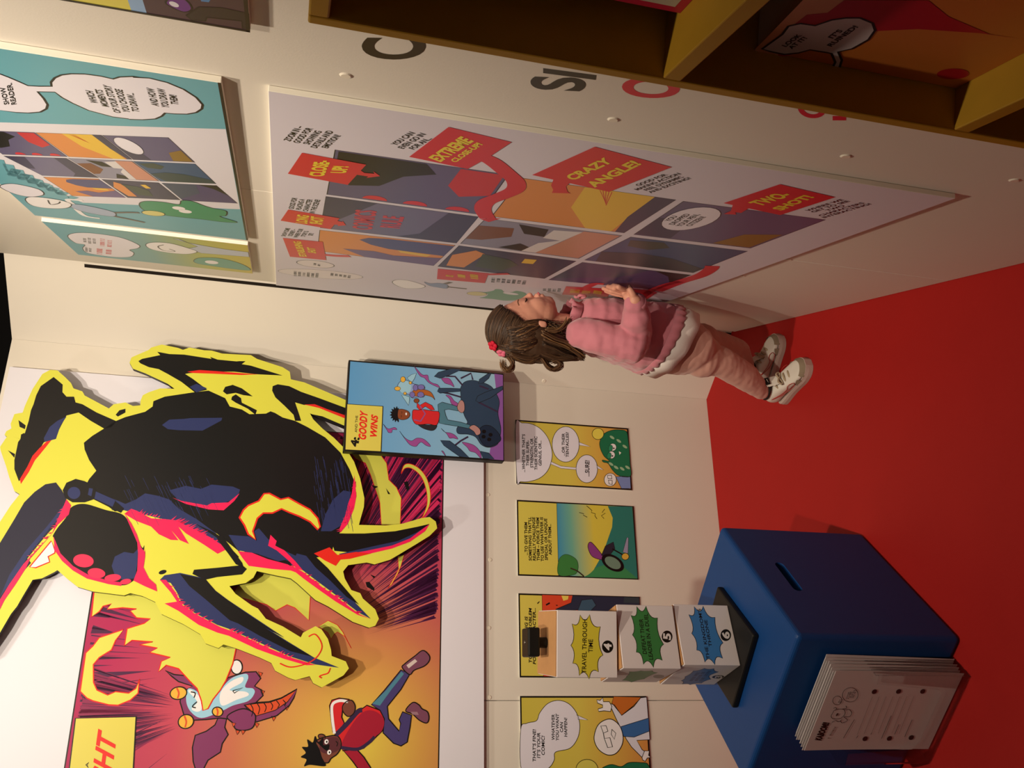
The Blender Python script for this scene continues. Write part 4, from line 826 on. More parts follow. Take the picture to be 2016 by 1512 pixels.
A.poly('arrow', z3((530, 466), (548, 478), (598, 482), (592, 470), (626, 494), (556, 503), (568, 496), (505, 486)), FLAG, 4.6, parent=f)
A.text('CLOSE-\nUP!', *z6((408, 695), (478, 508), (828, 715)), FLY, 7, 0.045, parent=f)
f = flag(((965, 250), (1278, 325), (1165, 400), (1060, 458), (770, 398)), z3)
A.stroke('arrow', z3((1120, 395), (1180, 420), (1250, 475), (1298, 520), (1295, 560), (1230, 592), (1155, 622), (1135, 660), (1160, 705)), 0.030, FLAG, 4.6, parent=f)
A.poly('arrow_head', z3((1120, 706), (1225, 704), (1165, 722)), FLAG, 4.8, parent=f)
A.text('EXTREME', *z7((522, 435), (930, 165), (680, 492)), FLY, 7, 0.045, parent=f)
A.text('CLOSE-UP!', *z7((790, 470), (1125, 242), (868, 497)), FLY, 7, 0.045, parent=f)
f = flag(((1690, 348), (2072, 449), (1762, 572), (1380, 488)), z3)
A.poly('arrow', z3((1490, 500), (1575, 520), (1548, 545), (1555, 570), (1570, 580), (1478, 577), (1485, 562), (1474, 540)), FLAG, 4.6, parent=f)
A.text('CRAZY', *z3((1540, 495), (1738, 398), (1588, 515)), FLY, 7, 0.045, parent=f)
A.text('ANGLE!', *z3((1640, 532), (1872, 412), (1692, 550)), FLY, 7, 0.045, parent=f)
f = flag(((828, 400), (1098, 463), (830, 550), (555, 492)), z4)
A.poly('arrow', z4((600, 500), (675, 518), (640, 540), (612, 536), (615, 548), (555, 545), (590, 530)), FLAG, 4.6, parent=f)
A.text('TWO-', *z4((672, 488), (828, 434), (735, 506)), FLY, 7, 0.045, parent=f)
A.text('SHOT!', *z4((785, 517), (945, 450), (838, 528)), FLY, 7, 0.045, parent=f)
f = flag(((170, 660), (425, 703), (380, 757), (132, 715)), z3)
A.poly('arrow', z3((400, 712), (438, 722), (440, 716), (456, 738), (415, 742), (418, 736), (388, 734)), FLAG, 4.6, parent=f)
A.text('LONG', *z6((250, 1252), (272, 1155), (395, 1268)), FLY, 7, 0.04, parent=f)
A.text('SHOT', *z6((415, 1262), (437, 1175), (572, 1280)), FLY, 7, 0.04, parent=f)
f = flag(((130, 62), (740, 122), (792, 400), (240, 348)), zx2)
A.stroke('arrow', zx2((770, 320), (950, 335), (1150, 340)), 0.02, FLAG, 4.6, parent=f)
A.text('ESTABLISHING', *zx2((385, 340), (285, 110), (500, 345)), FLY, 7, 0.04, parent=f)
A.text('SHOT', *zx2((515, 280), (495, 200), (645, 295)), FLY, 7, 0.04, parent=f)
f = flag(((185, 240), (1025, 315), (960, 478), (170, 412)), zx1)
A.stroke('arrow', zx1((1000, 335), (1180, 330), (1360, 325)), 0.018, FLAG, 4.6, parent=f)
for k, (a, b, c) in enumerate((((310, 375), (320, 315), (440, 390)), ((515, 400), (505, 305), (645, 418)), ((725, 405), (710, 320), (860, 420)))):
    scribble(A, *zx1(a, b, c), 1, FLY, 7, 31 + k, 0.95)
f = flag(((500, 290), (1000, 318), (1072, 388), (1045, 440), (447, 400)), zx4)
A.stroke('arrow', zx4((760, 310), (880, 258), (1000, 262)), 0.02, FLAG, 4.6, parent=f)
for k, (a, b, c) in enumerate((((540, 385), (560, 320), (670, 392)), ((700, 385), (712, 340), (815, 392)), ((850, 395), (870, 330), (960, 410)))):
    scribble(A, *zx4(a, b, c), 1, FLY, 7, 41 + k, 0.95)
A.stroke('arrow', zx4((1500, 440), (1640, 340), (1820, 270), (2016, 225)) , 0.02, FLAG, 5)
A.stroke('arrow', z4((230, 920), (330, 880), (440, 845), (490, 815), (500, 798)), 0.03, FLAG, 5)
A.poly('arrow_head', zx4((1380, 330), (1560, 340), (1705, 372), (1560, 470), (1450, 440)), FLAG, 5)
A.text('ZOOM IN \u2013\nGOOD FOR\nSHOWING\nDETAILS AND\nEMOTION!', *z3((139, 322), (215, 236), (356, 366)), BLACK, 3, 0.02)
A.text('YOU CAN\nEVEN GO IN\nFOR AN...', *z3((668, 340), (780, 266), (782, 372)), BLACK, 3, 0.02)
A.text('GOOD FOR\nPLACING A\nCHARACTER\nIN THE SCENE!', *z3((168, 662), (190, 594), (300, 680)), BLACK, 3, 0.02)
A.text('SHOW SOME\nSCENERY \u2013\nWHERE YOUR\nSTORY IS\nSET!', *z3((132, 794), (158, 750), (278, 806)), BLACK, 3, 0.02)
A.text('GOOD FOR\nMAKING ACTION\nFEEL DYNAMIC\nAND EXCITING!', *z4((88, 417), (298, 336), (196, 447)), BLACK, 3, 0.02)
A.text('WHERE WE\nGET TO SEE\nTWO\nCHARACTERS\nINTERACTING!', *z4((925, 535), (1150, 464), (1048, 566)), BLACK, 3, 0.02)
A.poly('speech_bubble', zx2(*ell(628, 462, 288, 52, 0.10)), ink(0xddd6da), 2, False, BLACK, 0.002)
A.poly('speech_bubble', zx2(*ell(705, 615, 650, 62, 0.075)), ink(0xddd6da), 1.6, False, BLACK, 0.0012)
scribble(A, *zx2((585, 480), (590, 440), (710, 500)), 2, BLACK, 4, 51)
scribble(A, *zx2((285, 640), (285, 570), (680, 670)), 6, BLACK, 4, 52)
scribble(A, *zx2((845, 640), (850, 590), (1170, 680)), 5, BLACK, 4, 53)
scribble(A, *zx1((1050, 465), (1060, 385), (1640, 510)), 7, BLACK, 4, 54)
scribble(A, *zx4((180, 360), (185, 310), (435, 365)), 4, BLACK, 4, 55)
fg = A.poly('printed_head', z3((688, 1025), (705, 1010), (760, 1012), (820, 1028), (850, 1042), (820, 1052), (740, 1050)), DWH, 2, True, BLACK, 0.0018)
A.poly('printed_coat', zx1((-40, 460), (60, 485), (200, 480), (320, 500), (360, 540), (320, 570), (180, 550), (40, 520)), ink(0x7f93b8), 3, True, BLACK, 0.001, parent=fg)
A.stroke('printed_leg', zx1((310, 490), (400, 465)), 0.012, ink(0x5a5046), 3.4, parent=fg)
A.stroke('printed_leg', zx1((330, 540), (460, 555), (660, 575)), 0.012, ink(0x5a5046), 3.4, parent=fg)
oc = A.poly('printed_octopus', zx1((870, 615), (960, 630), (1100, 605), (1140, 580), (1240, 590), (1290, 630), (1400, 630), (1500, 610), (1640, 650), (1640, 720), (1500, 760), (1300, 770), (1100, 745), (880, 725), (960, 705), (1010, 660)), ink(0x5f9a80), 2, True)
A.poly('printed_hat', zx1(*ell(830, 655, 165, 32, 0.05)), ink(0xd0c890), 3, False, BLACK, 0.001, parent=oc)
A.poly('printed_eye', zx1(*ell(1390, 652, 130, 18, 0.12)), PAPER, 3, parent=oc)

# board that runs out of the picture at the top
th = 0.009
s_f = WC.sz(z5((1330, 170))[0], th)[0]; z_b0 = WC.sz(z5((1330, 170))[0], th)[1]
A = wall_board('comic_board', s_f, s_f + 0.5, z_b0, z_b0 + 0.5, th, CAPY, 'yellow and dark purple comic board cut off above the white lettering wall')
s_e = s_f + 0.5
for nm, xa, xb, m in (('printed_sky', 700, 790, ink(0x8fb2dc)), ('printed_room', 780, 1400, ink(0x4a3540))):
    za = WC.sz(z5((xa, 60 if xa < 750 else 68))[0], th)[1]; zc = z_b0 if xb > 1300 else WC.sz(z5((xb, 72))[0], th)[1]
    A.rect(nm, s_f, s_e, zc, za, m, 1 if nm == 'printed_sky' else 2)
A.poly('printed_table', z5((990, 80), (1060, 35), (1180, 40), (1320, 70), (1325, 150), (1290, 150), (1285, 110), (1100, 90), (1090, 110), (1020, 105)), ink(0x2c2528), 3, False, BLACK, 0.002)
A.poly('printed_blob', z5((880, 10), (930, -20), (990, 0), (1020, 45), (980, 62), (920, 40)), ink(0x6a2f86), 3, True, BLACK, 0.002)
A.poly('printed_highlight', z5(*ell(925, 20, 28, 12, 0.4)), PAPER, 4)
A.poly('printed_blob', z5((1060, -20), (1130, -20), (1110, 10), (1070, 5)), ink(0x4f86c0), 3)
A.rect('printed_edge_line', s_f, s_e, z_b0, z_b0 + 0.004, BLACK, 5)
A.rect('printed_edge_line', s_f, s_f + 0.004, z_b0, z_b0 + 0.5, BLACK, 5)

# large letters straight on the wall, half covered by the shelf
A = Art(WC, 0.0, wc_)
A.text('C', *zs6((370, 325), (370, 205), (712, 330)), BLACK, 1.5, 0.03, 0, name='wall_letter')
A.text('S', *zs6((1300, 490), (1300, 415), (1600, 505)), BLACK, 1.5, 0.03, 0, name='wall_letter')
A.text('I', *zs6((1370, 402), (1370, 375), (1660, 440)), BLACK, 1.5, 0.03, 0, name='wall_letter')
A.text('O', *zs7((60, 470), (60, 370), (335, 482)), ink(0xcf1f38), 1.5, 0.03, 0, name='wall_letter')
A.text('O', *zs7((915, 568), (915, 470), (1050, 580)), ink(0xcf1f38), 1.5, 0.03, 0, name='wall_letter')
A.text('L', *zs7((1085, 585), (1085, 520), (1150, 585)), ink(0xcf1f38), 1.5, 0.03, 0, name='wall_letter')

# plastic caps over the fixing screws
M_CAP = mat('screw_cap_white', 0xe6ddce, 0.35)
def cap(pl, p, parent, r=0.009):
    c = pl.hit(p); bm = bmesh.new()
    q = Matrix.Translation(c + pl.n * 0.0008) @ pl.n.to_track_quat('Z', 'Y').to_matrix().to_4x4()
    bmesh.ops.create_cone(bm, cap_ends=True, segments=20, radius1=r, radius2=r * 0.72, depth=0.0016, matrix=q)
    bm_obj('screw_cap', bm, M_CAP, parent)
for p in (zs6((283, 415))[0], zs6((1757, 658))[0], z4((1150, 265))[0], z4((1970, 382))[0], z4((870, 768))[0], z4((645, 847))[0]): cap(WC, p, wc_, 0.008)
wcn = [o for o in COL.objects if o.name == 'wall_corner'][0]
cap(WB, (1071, 750), wcn, 0.0075)
for p in ((961, 974), (965, 1102), (963, 1236), (964, 1373)): cap(WA, p, wb_, 0.006)

# ------------------------------------------------------------------ mustard display shelf against the right wall
M_MUS = mat('mustard_paint', 0xb2861f, 0.55, 0.06, 40, 0.05, 300)
SH_O = 0.11
s_out = 1.8952; s_in = 1.9090; s_far = 2.50
shelf = thing('display_shelf', WC.pt(2.2, 0, 0.05), 'mustard yellow open display shelf in the foreground against the right wall', 'shelf')
board('side_panel', WC, s_out, s_in, 0.0, 1.358, 0.0012, SH_O, M_MUS, shelf, bevel=0.0018)
board('side_panel', WC, s_far, s_far + 0.01, 0.0, 1.358, 0.0012, SH_O, M_MUS, shelf, bevel=0.0018)
board('top_board', WC, s_in, s_far, 1.342, 1.358, 0.0012, SH_O, M_MUS, shelf, bevel=0.0018)
board('back_panel', WC, s_in, s_far, 0.0, 1.342, 0.0012, 0.005, M_MUS, shelf)
TOPS = (1.067, 0.780, 0.493, 0.206, 0.017)
for z in TOPS: board('shelf_board', WC, s_in, s_far, z - 0.016, z, 0.005, SH_O, M_MUS, shelf, bevel=0.0012)
# comics standing on it
def comic(s0, w, z, h, off, d, cover, label):
    o = thing('comic_book', WC.pt(s0 + w / 2, z, off - d / 2), label, 'comic', 'comics standing on the mustard shelf')
    board('pages', WC, s0 + 0.001, s0 + w - 0.001, z, z + h - 0.002, off - d + 0.002, off - 0.0015, mat('page_edges', 0xd8cfc0, 0.7), o)
    board('front_cover', WC, s0, s0 + w, z, z + h, off - 0.0015, off, cover, o)
    board('back_cover', WC, s0, s0 + w, z, z + h, off - d, off - d + 0.002, ink(0x23405c), o)
    return Art(WC, off, o, 0.0018)
ORG = ink(0xd07a34); CRD = ink(0xb8182a)
A = comic(1.9105, 0.150, 0.7803, 0.204, 0.071, 0.045, ORG, 'comic with orange and red cover and two white speech bubbles')
A.poly('printed_band', zs7((690, 258), (820, 275), (830, 240), (1000, 120), (1150, 0), (950, -10)), ink(0xd99a72), 1)
A.poly('printed_band', zs7((905, 112), (960, 70), (1060, 60), (1140, 0), (1550, 0), (1650, 80), (1850, 165), (2016, 190), (1800, 160), (1500, 140), (1290, 150), (1100, 210), (900, 260), (825, 280), (820, 265)), CRD, 2, False, None)
A.poly('printed_dot', zs7(*ell(1670, 358, 78, 26, -0.03)), CRD, 2)
A.poly('speech_bubble', zs7((742, 236), (790, 250), (850, 262), (920, 255), (975, 240), (1050, 252), (1080, 258), (1098, 300), (1085, 328), (1118, 330), (1130, 290), (1112, 250), (1180, 235), (1260, 190), (1292, 145), (1280, 110), (1220, 85), (1150, 85), (1080, 95), (1000, 122), (930, 112), (870, 125), (840, 165)), ink(0xd8d2d6), 3, False, BLACK, 0.0022)
A.text('LOOK\nAT IT!', *zs7((835, 218), (915, 160), (888, 236)), BLACK, 5, 0.03)
A.text('IT\u2019S\nRUINED!', *zs7((1022, 206), (1152, 108), (1080, 224)), BLACK, 5, 0.03)
A = comic(1.938, 0.150, 1.0673, 0.21, 0.067, 0.006, ink(0xd02848), 'comic with pink-red bordered cover on the upper shelf')
A.rect('printed_page', 1.946, 2.080, 1.0753, 1.27, ink(0xd8cdb8), 1)

# ------------------------------------------------------------------ blue foam cube
B2 = at_z((1894, 1258), 0); B1 = at_z((1697, 1050), 0)
e1 = (B1 - B2).normalized(); BW = 0.379; BH = 0.3685
e2 = Vector((-e1.y, e1.x, 0)); e2 = e2 if e2.x < 0 else -e2
M_BLU = mat('blue_leatherette', 0x0f3f7c, 0.5, 0.04, 60, 0.06, 500)
bm = bmesh.new()
c = [B2, B2 + e1 * BW, B2 + e1 * BW + e2 * BW, B2 + e2 * BW]
hexa(bm, [Vector((p.x, p.y, 0.0)) for p in c] + [Vector((p.x, p.y, BH)) for p in c])
bmesh.ops.bevel(bm, geom=bm.edges[:], offset=0.010, segments=4, affect='EDGES', profile=0.5)
ctr = (c[0] + c[2]) / 2
pouf = thing('cube_seat', Vector((ctr.x, ctr.y, 0)), 'blue padded cube seat with a slot handle on the red floor', 'cube seat')
body = bm_obj('body', bm, M_BLU, pouf)
RF = Plane((B2.x, B2.y), math.atan2(e1.y, e1.x))            # right face
def stadium(pl, s0, s1, zc, r, o0, o1, name, m, parent, slope=0.0):
    ring = []
    for i in range(10): t = math.pi / 2 + math.pi * i / 9; ring.append((s0 + r * math.cos(t), zc + r * math.sin(t)))
    for i in range(10): t = -math.pi / 2 + math.pi * i / 9; ring.append((s1 + r * math.cos(t), zc + r * math.sin(t)))
    n = len(ring)
    V = [pl.pt(a, b, o1) for a, b in ring] + [pl.pt(a, b, o0) for a, b in ring]
    Fc = [tuple(range(n)), tuple(range(2 * n - 1, n - 1, -1))] + [(i, i + n, (i + 1) % n + n, (i + 1) % n) for i in range(n)]
    return obj(name, V, Fc, m, parent)
cut = stadium(RF, 0.153, 0.232, 0.2905, 0.0105, -0.03, 0.02, 'slot', M_BLU, pouf)
bpy.context.view_layer.update()
bm_ = bmesh.new(); bm_.from_mesh(cut.data); bmesh.ops.recalc_face_normals(bm_, faces=bm_.faces); bm_.to_mesh(cut.data); bm_.free()
md = body.modifiers.new('slot', 'BOOLEAN'); md.operation = 'DIFFERENCE'; md.object = cut; md.solver = 'EXACT'
dg = bpy.context.evaluated_depsgraph_get()
me = bpy.data.meshes.new_from_object(body.evaluated_get(dg)); body.modifiers.clear(); body.data = me
bpy.data.objects.remove(cut)
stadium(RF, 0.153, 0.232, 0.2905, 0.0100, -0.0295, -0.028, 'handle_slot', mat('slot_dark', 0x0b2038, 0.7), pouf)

# ------------------------------------------------------------------ tower of three turning story cubes
TC = Vector((-0.531, 1.801, 0))
tower = thing('story_cube_tower', Vector((-0.531, 1.801, BH)), 'tower of three white story cubes with coloured starbursts on the blue cube', 'cube tower')
M_BLK = mat('black_plastic', 0x131211, 0.5, 0.05, 80)
M_MDF = mat('raw_wood', 0xb98a5c, 0.6, 0.08, 60)
M_WHT = mat('white_card', 0xe2dadb, 0.45)
def turned_box(name, cx, cy, half, z0, z1, ang, mats, parent, bev=0.001, half2=None):
    d = Vector((math.cos(ang), math.sin(ang), 0)); n = Vector((-d.y, d.x, 0)); h2 = half2 or half
    bm = bmesh.new()
    q = [Vector((cx, cy, 0)) + d * a * half + n * b * h2 for a, b in ((-1, -1), (1, -1), (1, 1), (-1, 1))]
    hexa(bm, [p + Vector((0, 0, z0)) for p in q] + [p + Vector((0, 0, z1)) for p in q])
    if bev: bmesh.ops.bevel(bm, geom=bm.edges[:], offset=bev, segments=2, affect='EDGES', profile=0.5)
    return bm_obj(name, bm, mats, parent)
turned_box('base_plate', -0.527, 1.786, 0.0915, BH + 0.0002, BH + 0.0145, math.radians(70.9), M_BLK, tower, 0.004)
bm = bmesh.new()
bmesh.ops.create_cone(bm, cap_ends=True, segments=20, radius1=0.009, radius2=0.009, depth=0.42, matrix=Matrix.Translation((TC.x, TC.y, 0.594)))
bm_obj('spindle', bm, M_BLK, tower, smooth=False)
def burst(sp, k=0.17):
    cx = sum(p[0] for p in sp) / len(sp); cy = sum(p[1] for p in sp) / len(sp); out = []
    for i, a in enumerate(sp):
        b = sp[(i + 1) % len(sp)]; mx, my = (a[0] + b[0]) / 2, (a[1] + b[1]) / 2
        q = (mx + (cx - mx) * 2 * k, my + (cy - my) * 2 * k)
        for t in (0, .2, .4, .6, .8): out.append(((1 - t) ** 2 * a[0] + 2 * t * (1 - t) * q[0] + t * t * b[0], (1 - t) ** 2 * a[1] + 2 * t * (1 - t) * q[1] + t * t * b[1]))
    return out
zt2 = px((1280, 1180), 6.873)
CH = 0.0655
cubes = [(0.3835, 0.5135, 36.0), (0.5165, 0.6465, 30.5), (0.6505, 0.7825, 15.5)]
ARTS = []
for z0, z1, a in cubes:
    ang = math.radians(a)
    cb = turned_box('story_cube', TC.x, TC.y, CH, z0, z1 - 0.0025, ang, M_WHT, tower, 0.0012)
    turned_box('wooden_top', TC.x, TC.y, CH - 0.0015, z1 - 0.0025, z1, ang, M_MDF, cb, 0.0006)
    d = Vector((math.cos(ang), math.sin(ang), 0)); n = Vector((-d.y, d.x, 0))
    fr = TC - n * CH; lf = TC - d * CH
    ARTS.append((Art(Plane((fr.x, fr.y), ang), 0.0, cb, 0.0013), Art(Plane((lf.x, lf.y), ang + math.pi / 2), 0.0, cb, 0.0012), cb))
def mark(A, f, sp, h, circ, num, txt, tq, f2):
    A.poly('starburst', f2(*burst(sp)), ink(h), 1, False, BLACK)
    A.poly('number_disc', f(*ell(*circ)), BLACK, 1)
    A.text(num, *f((circ[0] - 30, circ[1] + 28), (circ[0] - 30, circ[1] - 26), (circ[0] + 30, circ[1] + 28)), ink(0xe6e0e0), 2, 0.04, 0.1)
    A.text(txt, *tq, BLACK, 2, 0.014, 0.06)
mark(ARTS[2][0], zt, [(628, 312), (567, 380), (558, 545), (572, 683), (622, 775), (697, 803), (768, 748), (802, 620), (782, 402), (700, 310)], 0xd4c53c, (838, 555, 43, 48), '4',
     'TRAVEL THROUGH\nTIME', zt((640, 758), (648, 345), (722, 756)), zt)
mark(ARTS[1][0], zt, [(1060, 248), (1017, 315), (1028, 465), (1057, 598), (1112, 690), (1188, 713), (1255, 660), (1265, 538), (1218, 335), (1130, 245)], 0x3d8246, (1292, 478, 41, 46), '5',
     'DEFEAT THEIR\nLEADER IN A DUEL', zt((1112, 655), (1072, 302), (1186, 655)), zt)
mark(ARTS[0][0], zt, [(595, 98), (522, 205), (562, 462), (630, 688), (740, 850), (875, 885), (980, 800), (985, 590), (875, 242), (715, 92)], 0x3f7fc0, (1740, 467, 40, 45), '6',
     'THE KINGDOM\u2019S\nTHRONE', zt2((765, 810), (640, 130), (868, 800)), zt2)
A = ARTS[1][1]
A.poly('starburst', zt(*burst([(948, 812), (1020, 826), (1115, 802), (1220, 752), (1180, 737), (1090, 738), (1005, 745), (985, 778)], 0.1)), ink(0x4f8a58), 1, False, BLACK)
A.poly('number_disc', zt(*ell(1228, 783, 42, 13, 0.0)), ink(0x8c8480), 1)
A = ARTS[0][1]
A.poly('starburst', zt2(*burst([(418, 1102), (470, 1045), (585, 965), (735, 930), (862, 935), (925, 980), (800, 1030), (820, 1080), (690, 1135), (540, 1155), (432, 1145)], 0.1)), ink(0x3f74ac), 1, False, BLACK)
A.poly('number_disc', zt2(*ell(918, 1048, 80, 22, -0.05)), BLACK, 1)
A.text('3', *zt2((870, 1065), (880, 1032), (970, 1065)), ink(0xd0c8c8), 2, 0.04)
scribble(A, *zt2((500, 1120), (640, 960), (700, 1120)), 3, ink(0x2a4a74), 2, 61)
# knob
kn = turned_box('knob', TC.x, TC.y, 0.029, 0.803, 0.829, math.radians(15.5 + 4), M_BLK, tower, 0.0035, 0.025)
bm = bmesh.new()
bmesh.ops.create_cone(bm, cap_ends=True, segments=24, radius1=0.011, radius2=0.011, depth=0.0208, matrix=Matrix.Translation((TC.x, TC.y, 0.7930)))
bm_obj('knob_stem', bm, M_BLK, tower)
bm = bmesh.new()
bmesh.ops.create_uvsphere(bm, u_segments=12, v_segments=6, radius=0.004, matrix=Matrix.Translation((TC.x, TC.y, 0.829)) @ Matrix.Diagonal((1, 1, 0.45, 1)))
bm_obj('screw', bm, mat('steel', 0x8a8884, 0.3, metal=1.0), tower, smooth=True)

# ------------------------------------------------------------------ clear holder with a stack of worksheets, leaning on the blue cube
zl = px((1560, 1290), 5.76)
LF = Plane((B2.x, B2.y), math.atan2(e2.y, e2.x))
M_ACR = mat('clear_acrylic', 0xf4f4f4, 0.06)
b = M_ACR.node_tree.nodes['Principled BSDF']; b.inputs['Transmission Weight'].default_value = 1.0; b.inputs['IOR'].default_value = 1.12
hold = thing('leaflet_holder', LF.pt(0.15, 0, 0.03), 'clear acrylic leaflet holder standing in front of the blue cube', 'leaflet holder')
board('back_plate', LF, 0.045, 0.275, 0.001, 0.245, 0.0006, 0.0026, M_ACR, hold, bevel=0.0004)
board('floor_plate', LF, 0.045, 0.275, 0.001, 0.003, 0.0028, 0.0545, M_ACR, hold)
for a in (0.045, 0.273): board('side_plate', LF, a, a + 0.002, 0.0032, 0.215, 0.0028, 0.0545, M_ACR, hold)
V = [(0.045, 0.001), (0.275, 0.001), (0.275, 0.20), (0.245, 0.205), (0.235, 0.06), (0.215, 0.05), (0.090, 0.05), (0.080, 0.06), (0.066, 0.205), (0.045, 0.21)]
tri = tessellate_polygon([[Vector((p[0], p[1], 0)) for p in V]]); n = len(V)
obj('front_plate', [LF.pt(p[0], p[1], 0.0565) for p in V] + [LF.pt(p[0], p[1], 0.0547) for p in V],
    [tuple(t) for t in tri] + [tuple(i + n for i in reversed(t)) for t in tri] + [(i, (i + 1) % n, (i + 1) % n + n, i + n) for i in range(n)], M_ACR, hold)
M_PAP = mat('paper', 0xd9cfcf, 0.75)
def sheet(off, ds, dz, lean, name='worksheet'):
    nz = 10; V = []; Fc = []
    for i in range(nz + 1):
        t = i / nz; o = off + lean * t * t
        for s in (0.052 + ds - 0.010 * t, 0.252 + ds - 0.010 * t):
            V.append(LF.pt(s, 0.0045 + dz + 0.296 * t, o)); V.append(LF.pt(s, 0.0045 + dz + 0.296 * t, o - 0.0008))
    for i in range(nz):
        k = 4 * i
        Fc += [(k, k + 2, k + 6, k + 4), (k + 1, k + 5, k + 7, k + 3), (k, k + 4, k + 5, k + 1), (k + 2, k + 3, k + 7, k + 6)]
    Fc += [(0, 1, 3, 2), (4 * nz, 4 * nz + 2, 4 * nz + 3, 4 * nz + 1)]
    return obj(name, V, Fc, M_PAP, base=LF.pt(0.15, 0.0045, off))
ws = None
for k in range(9):
    o = sheet(0.008 + k * 0.0043, (k * 7 % 5 - 2) * 0.0016 - 0.004 + k * 0.0006, (k * 3 % 4) * 0.0012, 0.002 + 0.0006 * k)
    if k < 8: tag(o, 'blank-looking paper sheet stacked behind the front worksheet in the clear holder', 'worksheet', 'worksheets in the clear holder')
    else: ws = tag(o, 'front worksheet headed kaboom with doodled octopus in the clear holder', 'worksheet', 'worksheets in the clear holder')
class Sheet(Plane):
    pass
PO = 0.008 + 8 * 0.0043
def lean_off(z): t = max(0, (z - 0.0045) / 0.296); return PO + (0.002 + 0.0006 * 8) * t * t
A = Art(LF, PO + 0.003, ws, 0.0009)
_pt = LF.pt
def bent(a, z, off=0.0): return _pt(a, z, lean_off(z) + (off - (PO + 0.003)) + 0.0005)
class Bent:
    d = LF.d; n = LF.n
    def sz(s, p, off=0.0): return LF.sz(p, off)
    def pt(s, a, z, off=0.0): return bent(a, z, off)
A.pl = Bent()
GRY = ink(0x4a3a38); LGR = ink(0x9a8580)
A.text('KABOOM!!', *zl((238, 948), (335, 742), (322, 956)), BLACK, 1, 0.06, 0.15)
scribble(A, *zl((370, 955), (480, 780), (400, 960)), 1, LGR, 1, 71)
A.stroke('doodle', zl((450, 640), (430, 680), (460, 710), (540, 705), (590, 660), (580, 610), (520, 600), (470, 610), (450, 640)), 0.0012, GRY, 1)
A.stroke('doodle', zl((560, 600), (610, 590), (600, 565)), 0.0012, GRY, 1)
A.stroke('doodle', zl((590, 610), (640, 610), (670, 650), (640, 690), (580, 690), (620, 730), (560, 760), (540, 730)), 0.0012, GRY, 1)
A.stroke('doodle', zl((440, 750), (480, 730), (520, 745), (560, 720)), 0.0012, GRY, 1)
A.stroke('doodle', zl((455, 590), (480, 580), (495, 600), (475, 612)), 0.0012, GRY, 1)
A.poly('doodle_face', zl(*ell(500, 662, 20, 10, -0.9)), GRY, 1)
A.stroke('doodle_bubble', zl(*ell(500, 500, 52, 50)), 0.001, GRY, 1, closed=True)
A.stroke('doodle_bubble', zl(*ell(650, 440, 90, 82)), 0.001, GRY, 1, closed=True)
scribble(A, *zl((500, 530), (530, 480), (540, 535)), 2, GRY, 1, 72)
scribble(A, *zl((590, 500), (630, 395), (690, 480)), 5, GRY, 1, 73)
for q in ((928, 412), (1208, 415), (1485, 418), (825, 948), (1105, 950), (1355, 943)): A.poly('bullet', zl(*ell(q[0], q[1], 32, 24, -0.6)), ink(0x3a2a2a), 1)
for (p, q) in (((575, 935), (700, 725)), ((725, 940), (745, 910)), ((890, 900), (905, 880)), ((1015, 950), (1125, 690)), ((1165, 905), (1215, 790)), ((1280, 935), (1365, 740))):
    A.stroke('ruled_text', zl(p, q), 0.0012, ink(0x6a5450), 1, False)
for k in range(7): A.stroke('ruled_line', zl((735 + k * 80, 900 - (k % 2) * 10), (905 + k * 80, 470)), 0.0006, LGR, 1, False)

